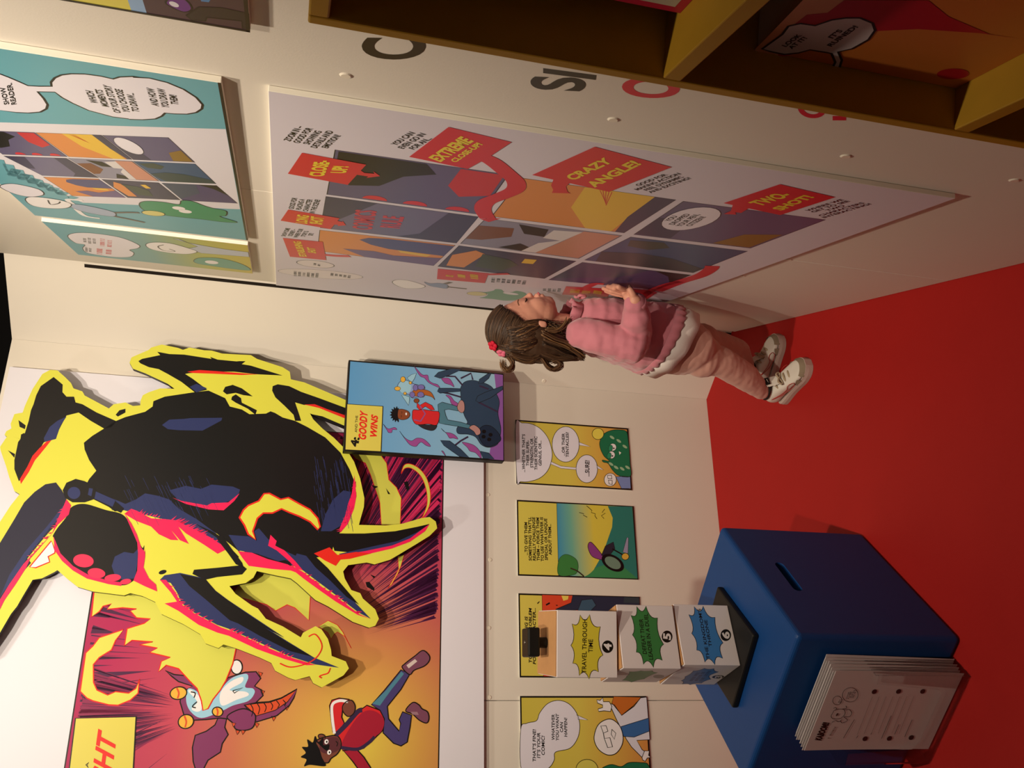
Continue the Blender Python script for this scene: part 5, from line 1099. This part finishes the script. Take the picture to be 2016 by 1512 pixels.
# ------------------------------------------------------------------ the child
from mathutils import noise
def K(x, y, d): return at_y((x, y), d)
_SPH = {}
def sphere(seg):                # unit sphere template
    if seg not in _SPH:
        r = max(6, seg // 2 + 2); v = [(0, 0, 1)]; f = []
        for j in range(1, r):
            e = math.pi * j / r
            v += [(math.sin(e) * math.cos(2 * math.pi * i / seg), math.sin(e) * math.sin(2 * math.pi * i / seg), math.cos(e)) for i in range(seg)]
        v.append((0, 0, -1)); n = len(v) - 1
        for i in range(seg): k = (i + 1) % seg; f += [(0, 1 + i, 1 + k), (n, n - seg + k, n - seg + i)]
        for j in range(r - 2):
            for i in range(seg): k = (i + 1) % seg; a = 1 + j * seg; f.append((a + i, a + seg + i, a + seg + k, a + k))
        _SPH[seg] = (v, f)
    return _SPH[seg]
class Blob:                     # closed pieces that are fused into one continuous skin
    def __init__(s): s.V = []; s.F = []
    def ball(s, c, r, rot=None, seg=16):
        r = r if isinstance(r, (tuple, list)) else (r, r, r); c = Vector(c); v, f = sphere(seg); k = len(s.V)
        for p in v:
            q = Vector((p[0] * r[0], p[1] * r[1], p[2] * r[2])); s.V.append(c + (rot @ q if rot else q))
        s.F += [tuple(i + k for i in t) for t in f]
    def limb(s, pts, seg=14):   # points with radii
        for (p, r), (q, t) in zip(pts[:-1], pts[1:]):
            p, q = Vector(p), Vector(q); L = (q - p).length; n = max(2, int(L / (min(r, t) * 0.35)) + 1)
            for i in range(n + 1):
                u = i / n; s.ball(p.lerp(q, u), r + (t - r) * u, seg=seg)
    def loft(s, rings, n=28):   # rings of points, closed by caps
        k = len(s.V); m = len(rings)
        for ring in rings: s.V += [Vector(p) for p in ring]
        q = [(k + j * n + i, k + j * n + (i + 1) % n, k + (j + 1) * n + (i + 1) % n, k + (j + 1) * n + i) for j in range(m - 1) for i in range(n)]
        q += [tuple(k + n - 1 - i for i in range(n)), tuple(k + (m - 1) * n + i for i in range(n))]
        t = bmesh.new(); vs = [t.verts.new(p) for p in s.V[k:]]
        for f in q: t.faces.new([vs[i - k] for i in f])
        bmesh.ops.recalc_face_normals(t, faces=t.faces); t.verts.index_update()
        s.F += [tuple(v.index + k for v in f.verts) for f in t.faces]; t.free()
    def build(s, name, m, parent, vox, it=4, disp=None):
        me = bpy.data.meshes.new('tmp'); me.from_pydata(s.V, [], s.F); me.update()
        t = bpy.data.objects.new('tmp', me); COL.objects.link(t)
        md = t.modifiers.new('fuse', 'REMESH'); md.mode = 'VOXEL'; md.voxel_size = vox; md.adaptivity = 0
        bpy.context.view_layer.update()
        ev = bpy.data.meshes.new_from_object(t.evaluated_get(bpy.context.evaluated_depsgraph_get()))
        bpy.data.objects.remove(t); bpy.data.meshes.remove(me)
        bm = bmesh.new(); bm.from_mesh(ev); bpy.data.meshes.remove(ev)
        for _ in range(it): bmesh.ops.smooth_vert(bm, verts=bm.verts, factor=0.5, use_axis_x=True, use_axis_y=True, use_axis_z=True)
        bm.normal_update()
        if disp:
            mv = [(v, v.normal.copy() * disp(v.co)) for v in bm.verts]
            for v, d in mv: v.co += d
            for _ in range(1): bmesh.ops.smooth_vert(bm, verts=bm.verts, factor=0.5, use_axis_x=True, use_axis_y=True, use_axis_z=True)
        return bm_obj(name, bm, m, parent, smooth=True)
def oval(front, back, hw, n=28, sq=2.3):
    c = (front + back) / 2; a = (front - back) / 2; lat = Vector((-0.12, 1, 0)).normalized() * hw; out = []
    for i in range(n):
        t = 2 * math.pi * i / n; ct, st = math.cos(t), math.sin(t)
        out.append(c + a * math.copysign(abs(ct) ** (2 / sq), ct) + lat * math.copysign(abs(st) ** (2 / sq), st))
    return out
def tube(path, r, n=6, cap=True):
    V = []; Fc = []; up = Vector((0.3, 0.2, 1)).normalized(); m = len(path)
    for i, p in enumerate(path):
        t = (path[min(i + 1, m - 1)] - path[max(i - 1, 0)]).normalized()
        a = t.cross(up); a = a.normalized() if a.length > 1e-4 else t.orthogonal().normalized(); b = t.cross(a)
        rr = r(i / (m - 1)) if callable(r) else r
        for k in range(n):
            w = 2 * math.pi * k / n; V.append(p + (a * math.cos(w) + b * math.sin(w)) * rr)
    for i in range(m - 1):
        for k in range(n): Fc.append((i * n + k, i * n + (k + 1) % n, (i + 1) * n + (k + 1) % n, (i + 1) * n + k))
    if cap: Fc += [tuple(range(n - 1, -1, -1)), tuple((m - 1) * n + k for k in range(n))]
    return V, Fc
def spline(pts, n=8): return [Vector(p) for p in smooth_pts([tuple(p) for p in pts], False, n)]

YB = 2.205
def H(x, y, off): return WC.hit((x, y), off)      # a point held a little off the right wall
SKIN = mat('skin', 0xd79a84, 0.5, 0.04, 25)
b = SKIN.node_tree.nodes['Principled BSDF']; b.inputs['Subsurface Weight'].default_value = 0.12; b.inputs['Subsurface Radius'].default_value = (0.012, 0.005, 0.003)
KNIT = mat('pink_knit', 0xca7c8a, 0.85, 0.07, 18, 0.35, 900, sheen=0.4)
LEGG = mat('dusty_pink_jersey', 0xc9978a, 0.8, 0.05, 15, 0.2, 900, sheen=0.2)
COTT = mat('white_cotton', 0xe6dfdb, 0.8, 0.04, 30, 0.2, 500)
person = thing('person', Vector((0.11, 2.26, 0)), 'small child in pink jumper, dusty pink leggings and white trainers, facing the white board', 'person')

# body: head, neck, trunk, arms, hands and legs in one skin
B = Blob()
ROT = Matrix.Rotation(math.radians(-18), 3, 'Y')        # head tipped back a little
hc = K(1022, 645, YB)
B.ball(hc, (0.066, 0.062, 0.072), ROT, 24)
B.ball(K(1035, 630, YB), (0.056, 0.057, 0.060), ROT, 24)
B.ball(K(1063, 616, YB), (0.041, 0.050, 0.044), None, 20)          # cheeks and jaw
B.ball(K(1058, 612, YB - 0.028), (0.034, 0.024, 0.030), None, 16)
B.ball(K(1058, 612, YB + 0.028), (0.034, 0.024, 0.030), None, 16)
B.ball(K(1076, 603, YB), (0.026, 0.030, 0.023), None, 16)           # chin
B.ball(K(1081, 593, YB), (0.013, 0.015, 0.012), None, 12)
B.limb([(K(1030, 592, YB), 0.008), (K(1042, 584, YB), 0.0085)], 12)  # nose
B.ball(K(1043, 582, YB), (0.0085, 0.010, 0.008), None, 12)
B.ball(K(1057, 583, YB), (0.0085, 0.015, 0.007), None, 12)           # lips
B.ball(K(1066, 584, YB), (0.0085, 0.014, 0.007), None, 12)
for sd in (-1, 1):                                                    # ears, eyelids
    B.ball(K(1068, 638, YB + sd * 0.060), (0.009, 0.005, 0.014), Matrix.Rotation(0.3, 3, 'Y'), 12)
    B.ball(K(1072, 636, YB + sd * 0.062), (0.005, 0.004, 0.006), None, 10)
    B.ball(K(1033, 600, YB + sd * 0.026), (0.012, 0.016, 0.010), None, 12)
B.limb([(K(1075, 640, YB), 0.034), (K(1112, 642, YB), 0.033)], 16)   # neck
B.limb([(K(1135, 642, YB), 0.034), (K(1200, 650, YB), 0.052), (K(1320, 675, YB), 0.062)], 16)
B.limb([(K(1150, 655, YB - 0.075), 0.022), (K(1243, 680, YB - 0.140), 0.024), (K(1252, 655, YB - 0.130), 0.022), (H(1253, 625, 0.085), 0.020), (H(1252, 603, 0.062), 0.018)], 12)
B.limb([(K(1150, 648, YB + 0.075), 0.022), (K(1240, 668, YB + 0.105), 0.024), (K(1244, 612, YB + 0.085), 0.019)], 12)
# right hand, palm to the board, four fingers and a thumb
W = H(1250, 592, 0.052); P = H(1236, 578, 0.032)
B.limb([(H(1252, 603, 0.062), 0.018), (W, 0.0165)], 12)
B.ball(W.lerp(P, 0.5), (0.0150, 0.018, 0.021), None, 14)
B.ball(P, (0.0115, 0.0185, 0.0165), None, 14)
fing = [((1226, 581, 0.030), (1209, 578, 0.026), (1193, 573, 0.0165)),
        ((1223, 577, 0.028), (1204, 573, 0.025), (1188, 568, 0.0155)),
        ((1224, 573, 0.028), (1210, 568, 0.026), (1197, 564, 0.0155)),
        ((1228, 570, 0.030), (1218, 565, 0.027), (1208, 562, 0.0155))]
for a, b_, c_ in fing:
    B.limb([(H(*a), 0.0076), (H(*b_), 0.0070), (H(*c_), 0.0060)], 10)
B.limb([(H(1246, 580, 0.040), 0.0085), (H(1241, 571, 0.030), 0.0078), (H(1238, 564, 0.0165), 0.0064)], 10)
# left hand, hidden behind the body
Wl = K(1244, 608, YB + 0.085)
B.ball(Wl, (0.014, 0.021, 0.022), None, 12)
for k in range(4): B.limb([(K(1236, 607, YB + 0.070 + k * 0.011), 0.0075), (K(1216, 604, YB + 0.068 + k * 0.012), 0.006)], 10)
B.limb([(K(1244, 604, YB + 0.065), 0.008), (K(1232, 603, YB + 0.055), 0.0065)], 10)
# legs
RL = [(K(1345, 692, 2.195), 0.050), (K(1420, 713, 2.195), 0.037), (K(1465, 740, 2.225), 0.034), (Vector((0.042, 2.257, 0.084)), 0.0215), (Vector((0.043, 2.257, 0.050)), 0.020)]
LL = [(K(1345, 672, 2.285), 0.050), (K(1415, 680, 2.32), 0.037), (K(1450, 692, 2.335), 0.033), (Vector((0.096, 2.346, 0.084)), 0.0215), (Vector((0.097, 2.346, 0.050)), 0.020)]
B.limb(RL); B.limb(LL)
head_skin = B.build('body', SKIN, person, 0.0024, 5)
# features, laid on the skin
from mathutils.bvhtree import BVHTree
_bm = bmesh.new(); _bm.from_mesh(head_skin.data); _bv = BVHTree.FromBMesh(_bm); _org = origin_of(person)
def on_skin(p, lift=0.0006):
    q, nrm, _, _ = _bv.find_nearest(Vector(p) - _org); return q + nrm * lift + _org
def skin_line(name, pts, r, m):
    o = tube([on_skin(p) for p in spline(pts, 5)], r, 6); obj(name, o[0], o[1], m, person, smooth=True)
for sd in (-1, 1):
    skin_line('eyelashes', [K(1034, 594, YB + sd * 0.040), K(1037, 588, YB + sd * 0.029), K(1035, 587, YB + sd * 0.016)], lambda t: 0.0008 + 0.0012 * math.sin(math.pi * t), mat('lash', 0x2a1a12, 0.7))
    skin_line('eyebrow', [K(1020, 597, YB + sd * 0.042), K(1017, 590, YB + sd * 0.028), K(1020, 588, YB + sd * 0.014)], 0.0011, mat('brow', 0x7a5640, 0.8))
skin_line('lips', [K(1062, 580, YB - 0.013), K(1061, 574, YB - 0.006), K(1061, 574, YB + 0.006), K(1062, 580, YB + 0.013)], lambda t: 0.0008 + 0.0022 * math.sin(math.pi * t), mat('lips', 0xc0626a, 0.45))
_bm.free()

# leggings
def fold(sc, amp, st=(1, 1, 1)):
    return lambda p: amp * (noise.noise(Vector((p.x * sc * st[0], p.y * sc * st[1], p.z * sc * st[2]))) + 0.5 * noise.noise(Vector((p.x, p.y, p.z)) * sc * 2.3))
B = Blob()
B.limb([(p, r + 0.0045) for p, r in RL[:4]]); B.limb([(p, r + 0.0045) for p, r in LL[:4]])
for q in (RL, LL): B.ball(q[3][0], 0.026); B.ball((q[0][0] + q[1][0]) / 2, 0.056)
B.loft([oval(K(a, b_, YB + 0.01), K(c_, d, YB + 0.01), h) for a, b_, c_, d, h in ((1340, 618, 1280, 726, 0.098), (1358, 634, 1318, 735, 0.106), (1378, 652, 1350, 738, 0.102), (1392, 672, 1372, 728, 0.08))])
B.build('leggings', LEGG, person, 0.0032, 5, fold(30, 0.0016, (1, 1, 2.6)))

# white vest showing below the jumper
def band(name, rows, m, waves=0, amp=0.0, n=72, th=0.0025):
    V = []; Fc = []
    for j, (f_, b2_, hw) in enumerate(rows):
        ring = oval(f_, b2_, hw, n)
        c_ = (f_ + b2_) / 2
        for i, p in enumerate(ring):
            k = amp * (j / max(1, len(rows) - 1)) * math.sin(waves * 2 * math.pi * i / n)
            V.append(p + (p - c_).normalized() * k)
    R = len(rows)
    for j in range(R - 1):
        for i in range(n): Fc.append((j * n + i, j * n + (i + 1) % n, (j + 1) * n + (i + 1) % n, (j + 1) * n + i))
    o = obj(name, V, Fc, m, person, smooth=True)
    md = o.modifiers.new('cloth', 'SOLIDIFY'); md.thickness = th; md.offset = 0
    return o
band('vest', [(K(1318, 604, YB), K(1262, 731, YB), 0.106), (K(1338, 609, YB), K(1280, 737, YB), 0.1150), (K(1357, 621, YB), K(1298, 742, YB), 0.1160)], COTT, 9, 0.0025)

# jumper with sleeves
B = Blob()
B.loft([oval(K(a, b_, YB), K(c_, d, YB), h) for a, b_, c_, d, h in
        ((1138, 597, 1112, 664, 0.050), (1152, 590, 1124, 680, 0.082), (1172, 589, 1152, 693, 0.098), (1210, 591, 1195, 708, 0.104), (1258, 594, 1232, 722, 0.107), (1298, 598, 1254, 729, 0.110), (1320, 603, 1264, 731, 0.112))])
B.limb([(K(1146, 656, YB - 0.078), 0.040), (K(1190, 668, YB - 0.112), 0.044), (K(1243, 680, YB - 0.140), 0.043), (K(1252, 655, YB - 0.130), 0.038), (H(1253, 625, 0.085), 0.034), (H(1252, 606, 0.064), 0.030), (H(1251, 598, 0.057), 0.028)])
B.limb([(K(1146, 648, YB + 0.078), 0.040), (K(1190, 656, YB + 0.100), 0.042), (K(1238, 668, YB + 0.105), 0.038), (K(1245, 622, YB + 0.085), 0.028)])
def knit(p):
    s_ = p - K(1243, 682, YB - 0.14); d = s_.length
    a = 0.0040 * noise.noise(Vector((p.x * 16, p.y * 16, p.z * 46))) + 0.0022 * noise.noise(p * 55)
    return a + 0.0045 * noise.noise(Vector((p.x * 60, p.y * 25, p.z * 30))) * math.exp(-(d / 0.07) ** 2)
B.build('jumper', KNIT, person, 0.0030, 4, knit)
band('hem_frill', [(K(1310, 601, YB), K(1258, 732, YB), 0.1125), (K(1320, 603, YB), K(1266, 734, YB), 0.115), (K(1329, 607, YB), K(1272, 735, YB), 0.117)], KNIT, 26, 0.0030, 156, 0.003)
band('collar_frill', [(K(1140, 599, YB), K(1116, 664, YB), 0.060), (K(1128, 597, YB), K(1106, 664, YB), 0.056), (K(1119, 592, YB), K(1098, 667, YB), 0.060)], KNIT, 14, 0.0045, 112, 0.0028)
# cuff
cu = [H(1252, 603, 0.061), H(1250, 593, 0.052)]
o = tube([cu[0], cu[0].lerp(cu[1], 0.5), cu[1]], lambda t: 0.0255 + 0.002 * math.sin(math.pi * t), 24)
obj('cuff', o[0], o[1], KNIT, person, smooth=True)
# bow at the throat
bw = K(1142, 588, YB - 0.006)
for sx in (-1, 1):
    o = tube(spline([bw, bw + Vector((0.004, sx * 0.010, 0.008)), bw + Vector((0.006, sx * 0.022, 0.006)), bw + Vector((0.005, sx * 0.018, -0.008)), bw], 6), 0.0035, 8)
    obj('bow_loop', o[0], o[1], KNIT, person, smooth=True)

# hair
HB = [mat('hair_brown_%d' % i, h, 0.5, 0.15, 60, spec=0.4) for i, h in enumerate((0x34241a, 0x463122, 0x5c412d, 0x84603e))]
rnd = random.Random(5)
HC = K(1018, 648, YB); HR = Vector((0.0705, 0.0665, 0.0770))
def on_head(az, el, k=1.0):     # az 0 = towards the face, 90 = her right (camera) side; el up
    v = Vector((math.cos(el) * math.cos(az) * HR.x, -math.cos(el) * math.sin(az) * HR.y, math.sin(el) * HR.z)) * k
    return HC + ROT @ v
# scalp cap
V = []; Fc = []; nu, nv = 48, 22
def low(az):                    # lower rim of the cap by direction
    a = abs((az + math.pi) % (2 * math.pi) - math.pi)
    return math.radians(20) if a < 0.55 else (math.radians(20) + (a - 0.55) / 1.05 * math.radians(-32) if a < 1.6 else math.radians(-12) + (a - 1.6) / 1.54 * math.radians(-52))
for j in range(nv + 1):
    for i in range(nu):
        az = 2 * math.pi * i / nu; el = math.radians(90) + (low(az) - math.radians(90)) * j / nv
        V.append(on_head(az, el, 1.0 + 0.012 * noise.noise(Vector((i * 0.7, j * 0.25, 0)))))
for j in range(nv):
    for i in range(nu): Fc.append((j * nu + i, j * nu + (i + 1) % nu, (j + 1) * nu + (i + 1) % nu, (j + 1) * nu + i))
hair = obj('hair', V, Fc, HB[2], person, smooth=True)
# locks follow the head from crown to nape and curl at the shoulder
V = []; Fc = []; MI = []
def add_lock(path, r, mi, n=5):
    v, f = tube(path, r, n); k = len(V); V.extend(v); Fc.extend(tuple(i + k for i in q) for q in f); MI.extend([mi] * len(f))
TIE = on_head(math.radians(172), math.radians(38), 1.04)
def direc(az, el): return Vector((math.cos(el) * math.cos(az), -math.cos(el) * math.sin(az), math.sin(el)))
for k in range(620):            # hair drawn back from the brow to the clips
    az = math.radians(rnd.uniform(-112, 112)); d0 = direc(az, low(az) + math.radians(rnd.uniform(0, 9)))
    d1 = direc(math.radians(180 + rnd.uniform(-9, 9)), math.radians(38 + rnd.uniform(-6, 6)))
    om = math.acos(max(-1, min(1, d0.dot(d1)))); lift = rnd.uniform(1.006, 1.045); pts = []; wv = Vector((rnd.uniform(-1, 1), rnd.uniform(-1, 1), 0)) * 0.05
    for i in range(10):
        t = i / 9; d = (d0 * math.sin((1 - t) * om) + d1 * math.sin(t * om)) / math.sin(om) + wv * math.sin(math.pi * t)
        d.normalize(); pts.append(HC + ROT @ Vector((d.x * HR.x, d.y * HR.y, d.z * HR.z)) * (lift + 0.008 * math.sin(6 * t + k)))
    add_lock(spline(pts, 2), lambda t: 0.0015 * (1 - 0.5 * t) + 0.0003, rnd.choice((0, 1, 1, 2)), 4)
for k in range(900):            # loose hair falling over the nape
    az = math.radians(rnd.uniform(82, 278)); e0 = math.radians(rnd.uniform(0, 55)); pts = []
    lift = rnd.uniform(1.01, 1.07); side = math.sin(az)
    if abs(side) > 0.82 : e0 = min(e0, math.radians(30))
    for i in range(6):
        t = i / 5; pts.append(on_head(az + 0.10 * math.sin(t * 3 + k), e0 + (math.radians(-48) - e0) * t, lift))
    p = pts[-1]; L = rnd.uniform(0.010, 0.052); ph = rnd.uniform(0, 6.28); cr = rnd.uniform(0.002, 0.007)
    back = Vector((math.cos(az), -math.sin(az), 0))
    for i in range(1, 8):
        t = i / 7
        pts.append(p + Vector((-0.004 * t, 0, -L * t)) + back * (0.010 * t * t + cr * math.sin(ph + 7 * t)) + Vector((0, 1, 0)) * cr * math.cos(ph + 7 * t))
    add_lock(spline(pts, 2), lambda t: 0.0014 * (1 - 0.75 * t) + 0.0003, rnd.choice((0, 1, 2, 2, 3) if e0 < 0.5 else (0, 0, 1, 2)), 4)
def curl(px_pts, dep, n, mi):   # a bundle of hairs along one ringlet
    for k in range(n * 2):
        jx, jy, jd = rnd.uniform(-7, 7), rnd.uniform(-5, 5), rnd.uniform(-0.016, 0.016)
        add_lock(spline([K(x + jx * (0.4 + 0.6 * i / len(px_pts)), y + jy, YB + dep + jd) for i, (x, y) in enumerate(px_pts)], 4), lambda t: 0.0009 * (1 - 0.6 * t) + 0.0003, rnd.choice(mi), 4)
curl([(985, 690), (1000, 700), (1009, 712), (1008, 724), (999, 729), (992, 722), (990, 712)], -0.005, 16, (2, 3, 3))
curl([(995, 692), (1020, 706), (1040, 712), (1055, 708)], -0.01, 34, (1, 2, 2, 3))
curl([(1005, 694), (1030, 702), (1048, 704), (1062, 698)], -0.03, 30, (1, 2, 2))
curl([(1058, 694), (1070, 708), (1080, 722), (1092, 727), (1104, 720), (1100, 711), (1090, 712)], -0.02, 24, (2, 2, 3))
curl([(1055, 690), (1080, 700), (1100, 706), (1120, 704), (1138, 700), (1146, 706)], -0.03, 34, (1, 2, 2))
curl([(1072, 664), (1095, 672), (1118, 682), (1135, 692), (1148, 702)], -0.055, 34, (1, 2, 2, 3))
curl([(1070, 676), (1090, 684), (1108, 694), (1128, 700)], -0.045, 30, (0, 1, 2))
curl([(1062, 684), (1085, 690), (1105, 698), (1125, 706)], 0.0, 30, (0, 1, 1))
curl([(1075, 650), (1098, 650), (1112, 640), (1120, 628)], -0.06, 16, (2, 3, 3))
curl([(1068, 655), (1092, 668), (1115, 676), (1128, 684)], -0.066, 26, (2, 3))
o = obj('loose_locks', V, Fc, HB, hair, mi=MI, smooth=True); o['kind'] = 'stuff'
B = Blob()                      # the body of hair under the loose locks
B.limb([(K(1030, 678, YB - 0.004), 0.046), (K(1066, 682, YB - 0.006), 0.044), (K(1100, 686, YB - 0.008), 0.036), (K(1132, 694, YB - 0.010), 0.022)], 16)
B.limb([(K(1050, 655, YB - 0.040), 0.026), (K(1085, 664, YB - 0.046), 0.022), (K(1118, 678, YB - 0.046), 0.014)], 12)
B.limb([(K(1050, 655, YB + 0.040), 0.026), (K(1085, 664, YB + 0.046), 0.022), (K(1118, 678, YB + 0.046), 0.014)], 12)
B.limb([(K(1008, 690, YB - 0.01), 0.022), (K(1035, 702, YB - 0.012), 0.016), (K(1052, 704, YB - 0.012), 0.008)], 12)
B.build('hair_mass', HB[1], hair, 0.0028, 3, lambda p: 0.0032 * noise.noise(Vector((p.x * 120, p.y * 120, p.z * 14))) + 0.0025 * noise.noise(p * 40))
# clips
def petal_clip(name, c, h, nrm, r):
    V = []; Fc = []; nrm = Vector(nrm).normalized(); a = nrm.orthogonal().normalized(); b_ = nrm.cross(a)
    for k in range(5):
        w = 2 * math.pi * k / 5; d = a * math.cos(w) + b_ * math.sin(w)
        bm2 = bmesh.new()
        q = Matrix.Translation(c + d * r * 0.6) @ nrm.to_track_quat('Z', 'Y').to_matrix().to_4x4() @ Matrix.Diagonal((r * 0.55, r * 0.55, r * 0.28, 1))
        bmesh.ops.create_uvsphere(bm2, u_segments=10, v_segments=6, radius=1, matrix=q)
        n0 = len(V); bm2.verts.ensure_lookup_table(); V += [v.co.copy() for v in bm2.verts]; Fc += [tuple(v.index + n0 for v in f.verts) for f in bm2.faces]; bm2.free()
    obj(name, V, Fc, mat('clip_%06x' % h, h, 0.6), person, smooth=True)
petal_clip('hair_clip', K(970, 681, YB - 0.024), 0xc01030, (-0.5, -0.6, 0.7), 0.0125)
petal_clip('hair_clip', K(987, 695, YB - 0.022), 0xd86a86, (-0.7, -0.6, 0.4), 0.0115)

# trainers
M_SHW = mat('trainer_white', 0xd8d2c8, 0.5, 0.03, 60); M_SOL = mat('trainer_sole', 0xb8a49c, 0.6); M_TAN = mat('trainer_suede', 0x8a7c68, 0.8, 0.08, 90); M_LAC = mat('lace_cream', 0xa8977e, 0.8)
def trainer(heel, toe, ankle, side, label):
    heel = Vector((heel[0], heel[1], 0)); toe = Vector((toe[0], toe[1], 0)); f_ = (toe - heel).normalized(); L = (toe - heel).length
    lt = Vector((-f_.y, f_.x, 0)); up = Vector((0, 0, 1))
    def P(a, b_, z): return heel + f_ * (a * L) + lt * b_ + up * (z if z < 0.02 else 0.02 + (z - 0.02) * 0.82)
    prof = [(0.00, 0.018), (0.05, 0.026), (0.15, 0.0275), (0.35, 0.0265), (0.55, 0.029), (0.72, 0.032), (0.86, 0.029), (0.95, 0.020), (1.0, 0.008)]
    def outline(grow, n=5):
        r_ = smooth_pts([(a, w + grow) for a, w in prof], False, n); return [(a, w) for a, w in r_] + [(a, -w) for a, w in reversed(r_)]
    ol = outline(0.002); n = len(ol)
    V = [P(a, w, 0.0005) for a, w in ol] + [P(a, w * 1.02, 0.012) for a, w in ol] + [P(a, w * 0.96, 0.019 + 0.004 * (a > 0.8)) for a, w in ol]
    Fc = [tuple(range(n)), tuple(range(3 * n - 1, 2 * n - 1, -1))] + [(j * n + i, j * n + (i + 1) % n, (j + 1) * n + (i + 1) % n, (j + 1) * n + i) for j in (0, 1) for i in range(n)]
    up_ = Blob()
    rings = []
    for a, w, h in ((0.02, 0.020, 0.066), (0.10, 0.025, 0.078), (0.22, 0.0265, 0.080), (0.36, 0.0265, 0.070), (0.50, 0.0275, 0.058), (0.64, 0.030, 0.048), (0.78, 0.030, 0.041), (0.90, 0.024, 0.035), (0.975, 0.013, 0.028)):
        rings.append([P(a - 0.04 * (z / 0.08) * (a < 0.3), w * math.copysign(abs(math.cos(t)) ** 0.75, math.cos(t)), z)
                      for t in [2 * math.pi * i / 28 for i in range(28)] for z in [0.016 + (h - 0.016) * (0.5 + 0.5 * math.copysign(abs(math.sin(t)) ** 0.8, math.sin(t)))]])
    up_.loft(rings)
    shoe = up_.build('trainer', M_SHW, person, 0.0022, 3); shoe['label'] = label
    obj('sole', V, Fc, M_SOL, shoe)
    def patch(name, pts, m, thick=0.0012):     # a small overlay wrapped on the upper
        bm = bmesh.new(); vs = [bm.verts.new(p) for p in pts]; bm.faces.new(vs)
        o = bm_obj(name, bm, m, shoe); md = o.modifiers.new('t', 'SOLIDIFY'); md.thickness = thick; md.offset = 0; return o
    # suede toe bumper, side panels
    rr = []
    for j, (z, g) in enumerate(((0.020, 0.0012), (0.030, 0.0006), (0.0375, -0.0042))):
        arc = [(a, w) for a, w in outline(g) if a > 0.83]
        arc = sorted([q for q in arc if q[1] > 0]) + sorted([q for q in arc if q[1] <= 0], reverse=True)
        rr.append([P(a - 0.035 * j * (a - 0.78) / 0.22, w, z) for a, w in arc])
    m_ = len(rr[0]); obj('toe_bumper', [p for r_ in rr for p in r_], [(j * m_ + i, j * m_ + i + 1, (j + 1) * m_ + i + 1, (j + 1) * m_ + i) for j in (0, 1) for i in range(m_ - 1)], M_TAN, shoe, smooth=True)
    for s_ in (-1, 1):
        patch('side_patch', [P(0.60, s_ * 0.0305, 0.021), P(0.76, s_ * 0.0335, 0.021), P(0.74, s_ * 0.0310, 0.036), P(0.68, s_ * 0.0310, 0.033)], M_TAN)
    # laces
    for k in range(4):
        a = 0.40 + 0.085 * k; h = 0.071 - 0.0085 * k
        pth = spline([P(a - 0.02, -0.019, h - 0.014), P(a, -0.010, h - 0.001), P(a + 0.01, 0, h + 0.002), P(a, 0.010, h - 0.001), P(a - 0.02, 0.019, h - 0.014)], 4)
        o = tube(pth, 0.0030, 8); obj('lace', o[0], o[1], M_LAC, shoe, smooth=True)
    bow = P(0.52, 0, 0.066)
    for s_ in (-1, 1):
        o = tube(spline([bow, bow + lt * s_ * 0.012 + up * 0.006, bow + lt * s_ * 0.020 - up * 0.004, bow + lt * s_ * 0.010 - up * 0.006, bow], 5), 0.0026, 8); obj('lace_loop', o[0], o[1], M_LAC, shoe, smooth=True)
    # tongue with its black tag
    tg = Blob(); tg.loft([[P(a, 0.017 * math.cos(t), z + 0.0035 * math.sin(t)) for t in [2 * math.pi * i / 28 for i in range(28)]] for a, z in ((0.50, 0.062), (0.42, 0.082), (0.37, 0.100))]); tg.build('tongue', M_SHW, shoe, 0.002, 2)
    patch('tongue_tag', [P(0.432, -0.011, 0.0930), P(0.432, 0.011, 0.0930), P(0.395, 0.011, 0.1050), P(0.395, -0.011, 0.1050)], mat('tag_black', 0x100e0e, 0.6), 0.002)
    patch('tag_mark', [P(0.430, -0.006, 0.0975), P(0.424, 0.006, 0.0995), P(0.417, 0.006, 0.1015), P(0.425, -0.003, 0.0995)], mat('tag_white', 0xcfc8c0, 0.6), 0.0006)
    # dark collar lining round the ankle
    ring = [P(0.17 + 0.17 * math.cos(t), 0.0225 * math.sin(t), 0.079 + 0.004 * math.cos(t)) for t in [2 * math.pi * i / 28 for i in range(29)]]
    v, f = tube(ring, 0.0032, 8, False); obj('collar_lining', v, f, mat('lining_dark', 0x1c1614, 0.8), shoe, smooth=True)
    # red outline of the curved side mark
    for s_ in (-1, 1):
        w = 0.0300
        sw = [(0.62, 0.0300), (0.66, 0.040), (0.60, 0.048), (0.52, 0.047), (0.45, 0.040), (0.30, 0.045), (0.12, 0.062), (0.28, 0.040), (0.42, 0.030), (0.54, 0.027), (0.62, 0.030)]
        def wid(a):
            for (a0, w0), (a1, w1) in zip(prof[:-1], prof[1:]):
                if a0 <= a <= a1: return w0 + (w1 - w0) * (a - a0) / (a1 - a0)
            return 0.02
        pth = spline([P(a, s_ * (wid(a) + 0.0006 - 0.10 * max(0, z - 0.045)), z) for a, z in sw], 3)
        o = tube(pth, 0.0008, 6); obj('side_mark', o[0], o[1], mat('mark_red', 0xb0362c, 0.6), shoe, smooth=True)
    return shoe
trainer((0.026, 2.280), (0.126, 2.150), None, 1, 'white trainer nearest the camera with cream laces and red side mark')
trainer((0.075, 2.352), (0.205, 2.312), None, -1, 'white trainer further from the camera, partly behind the leg')
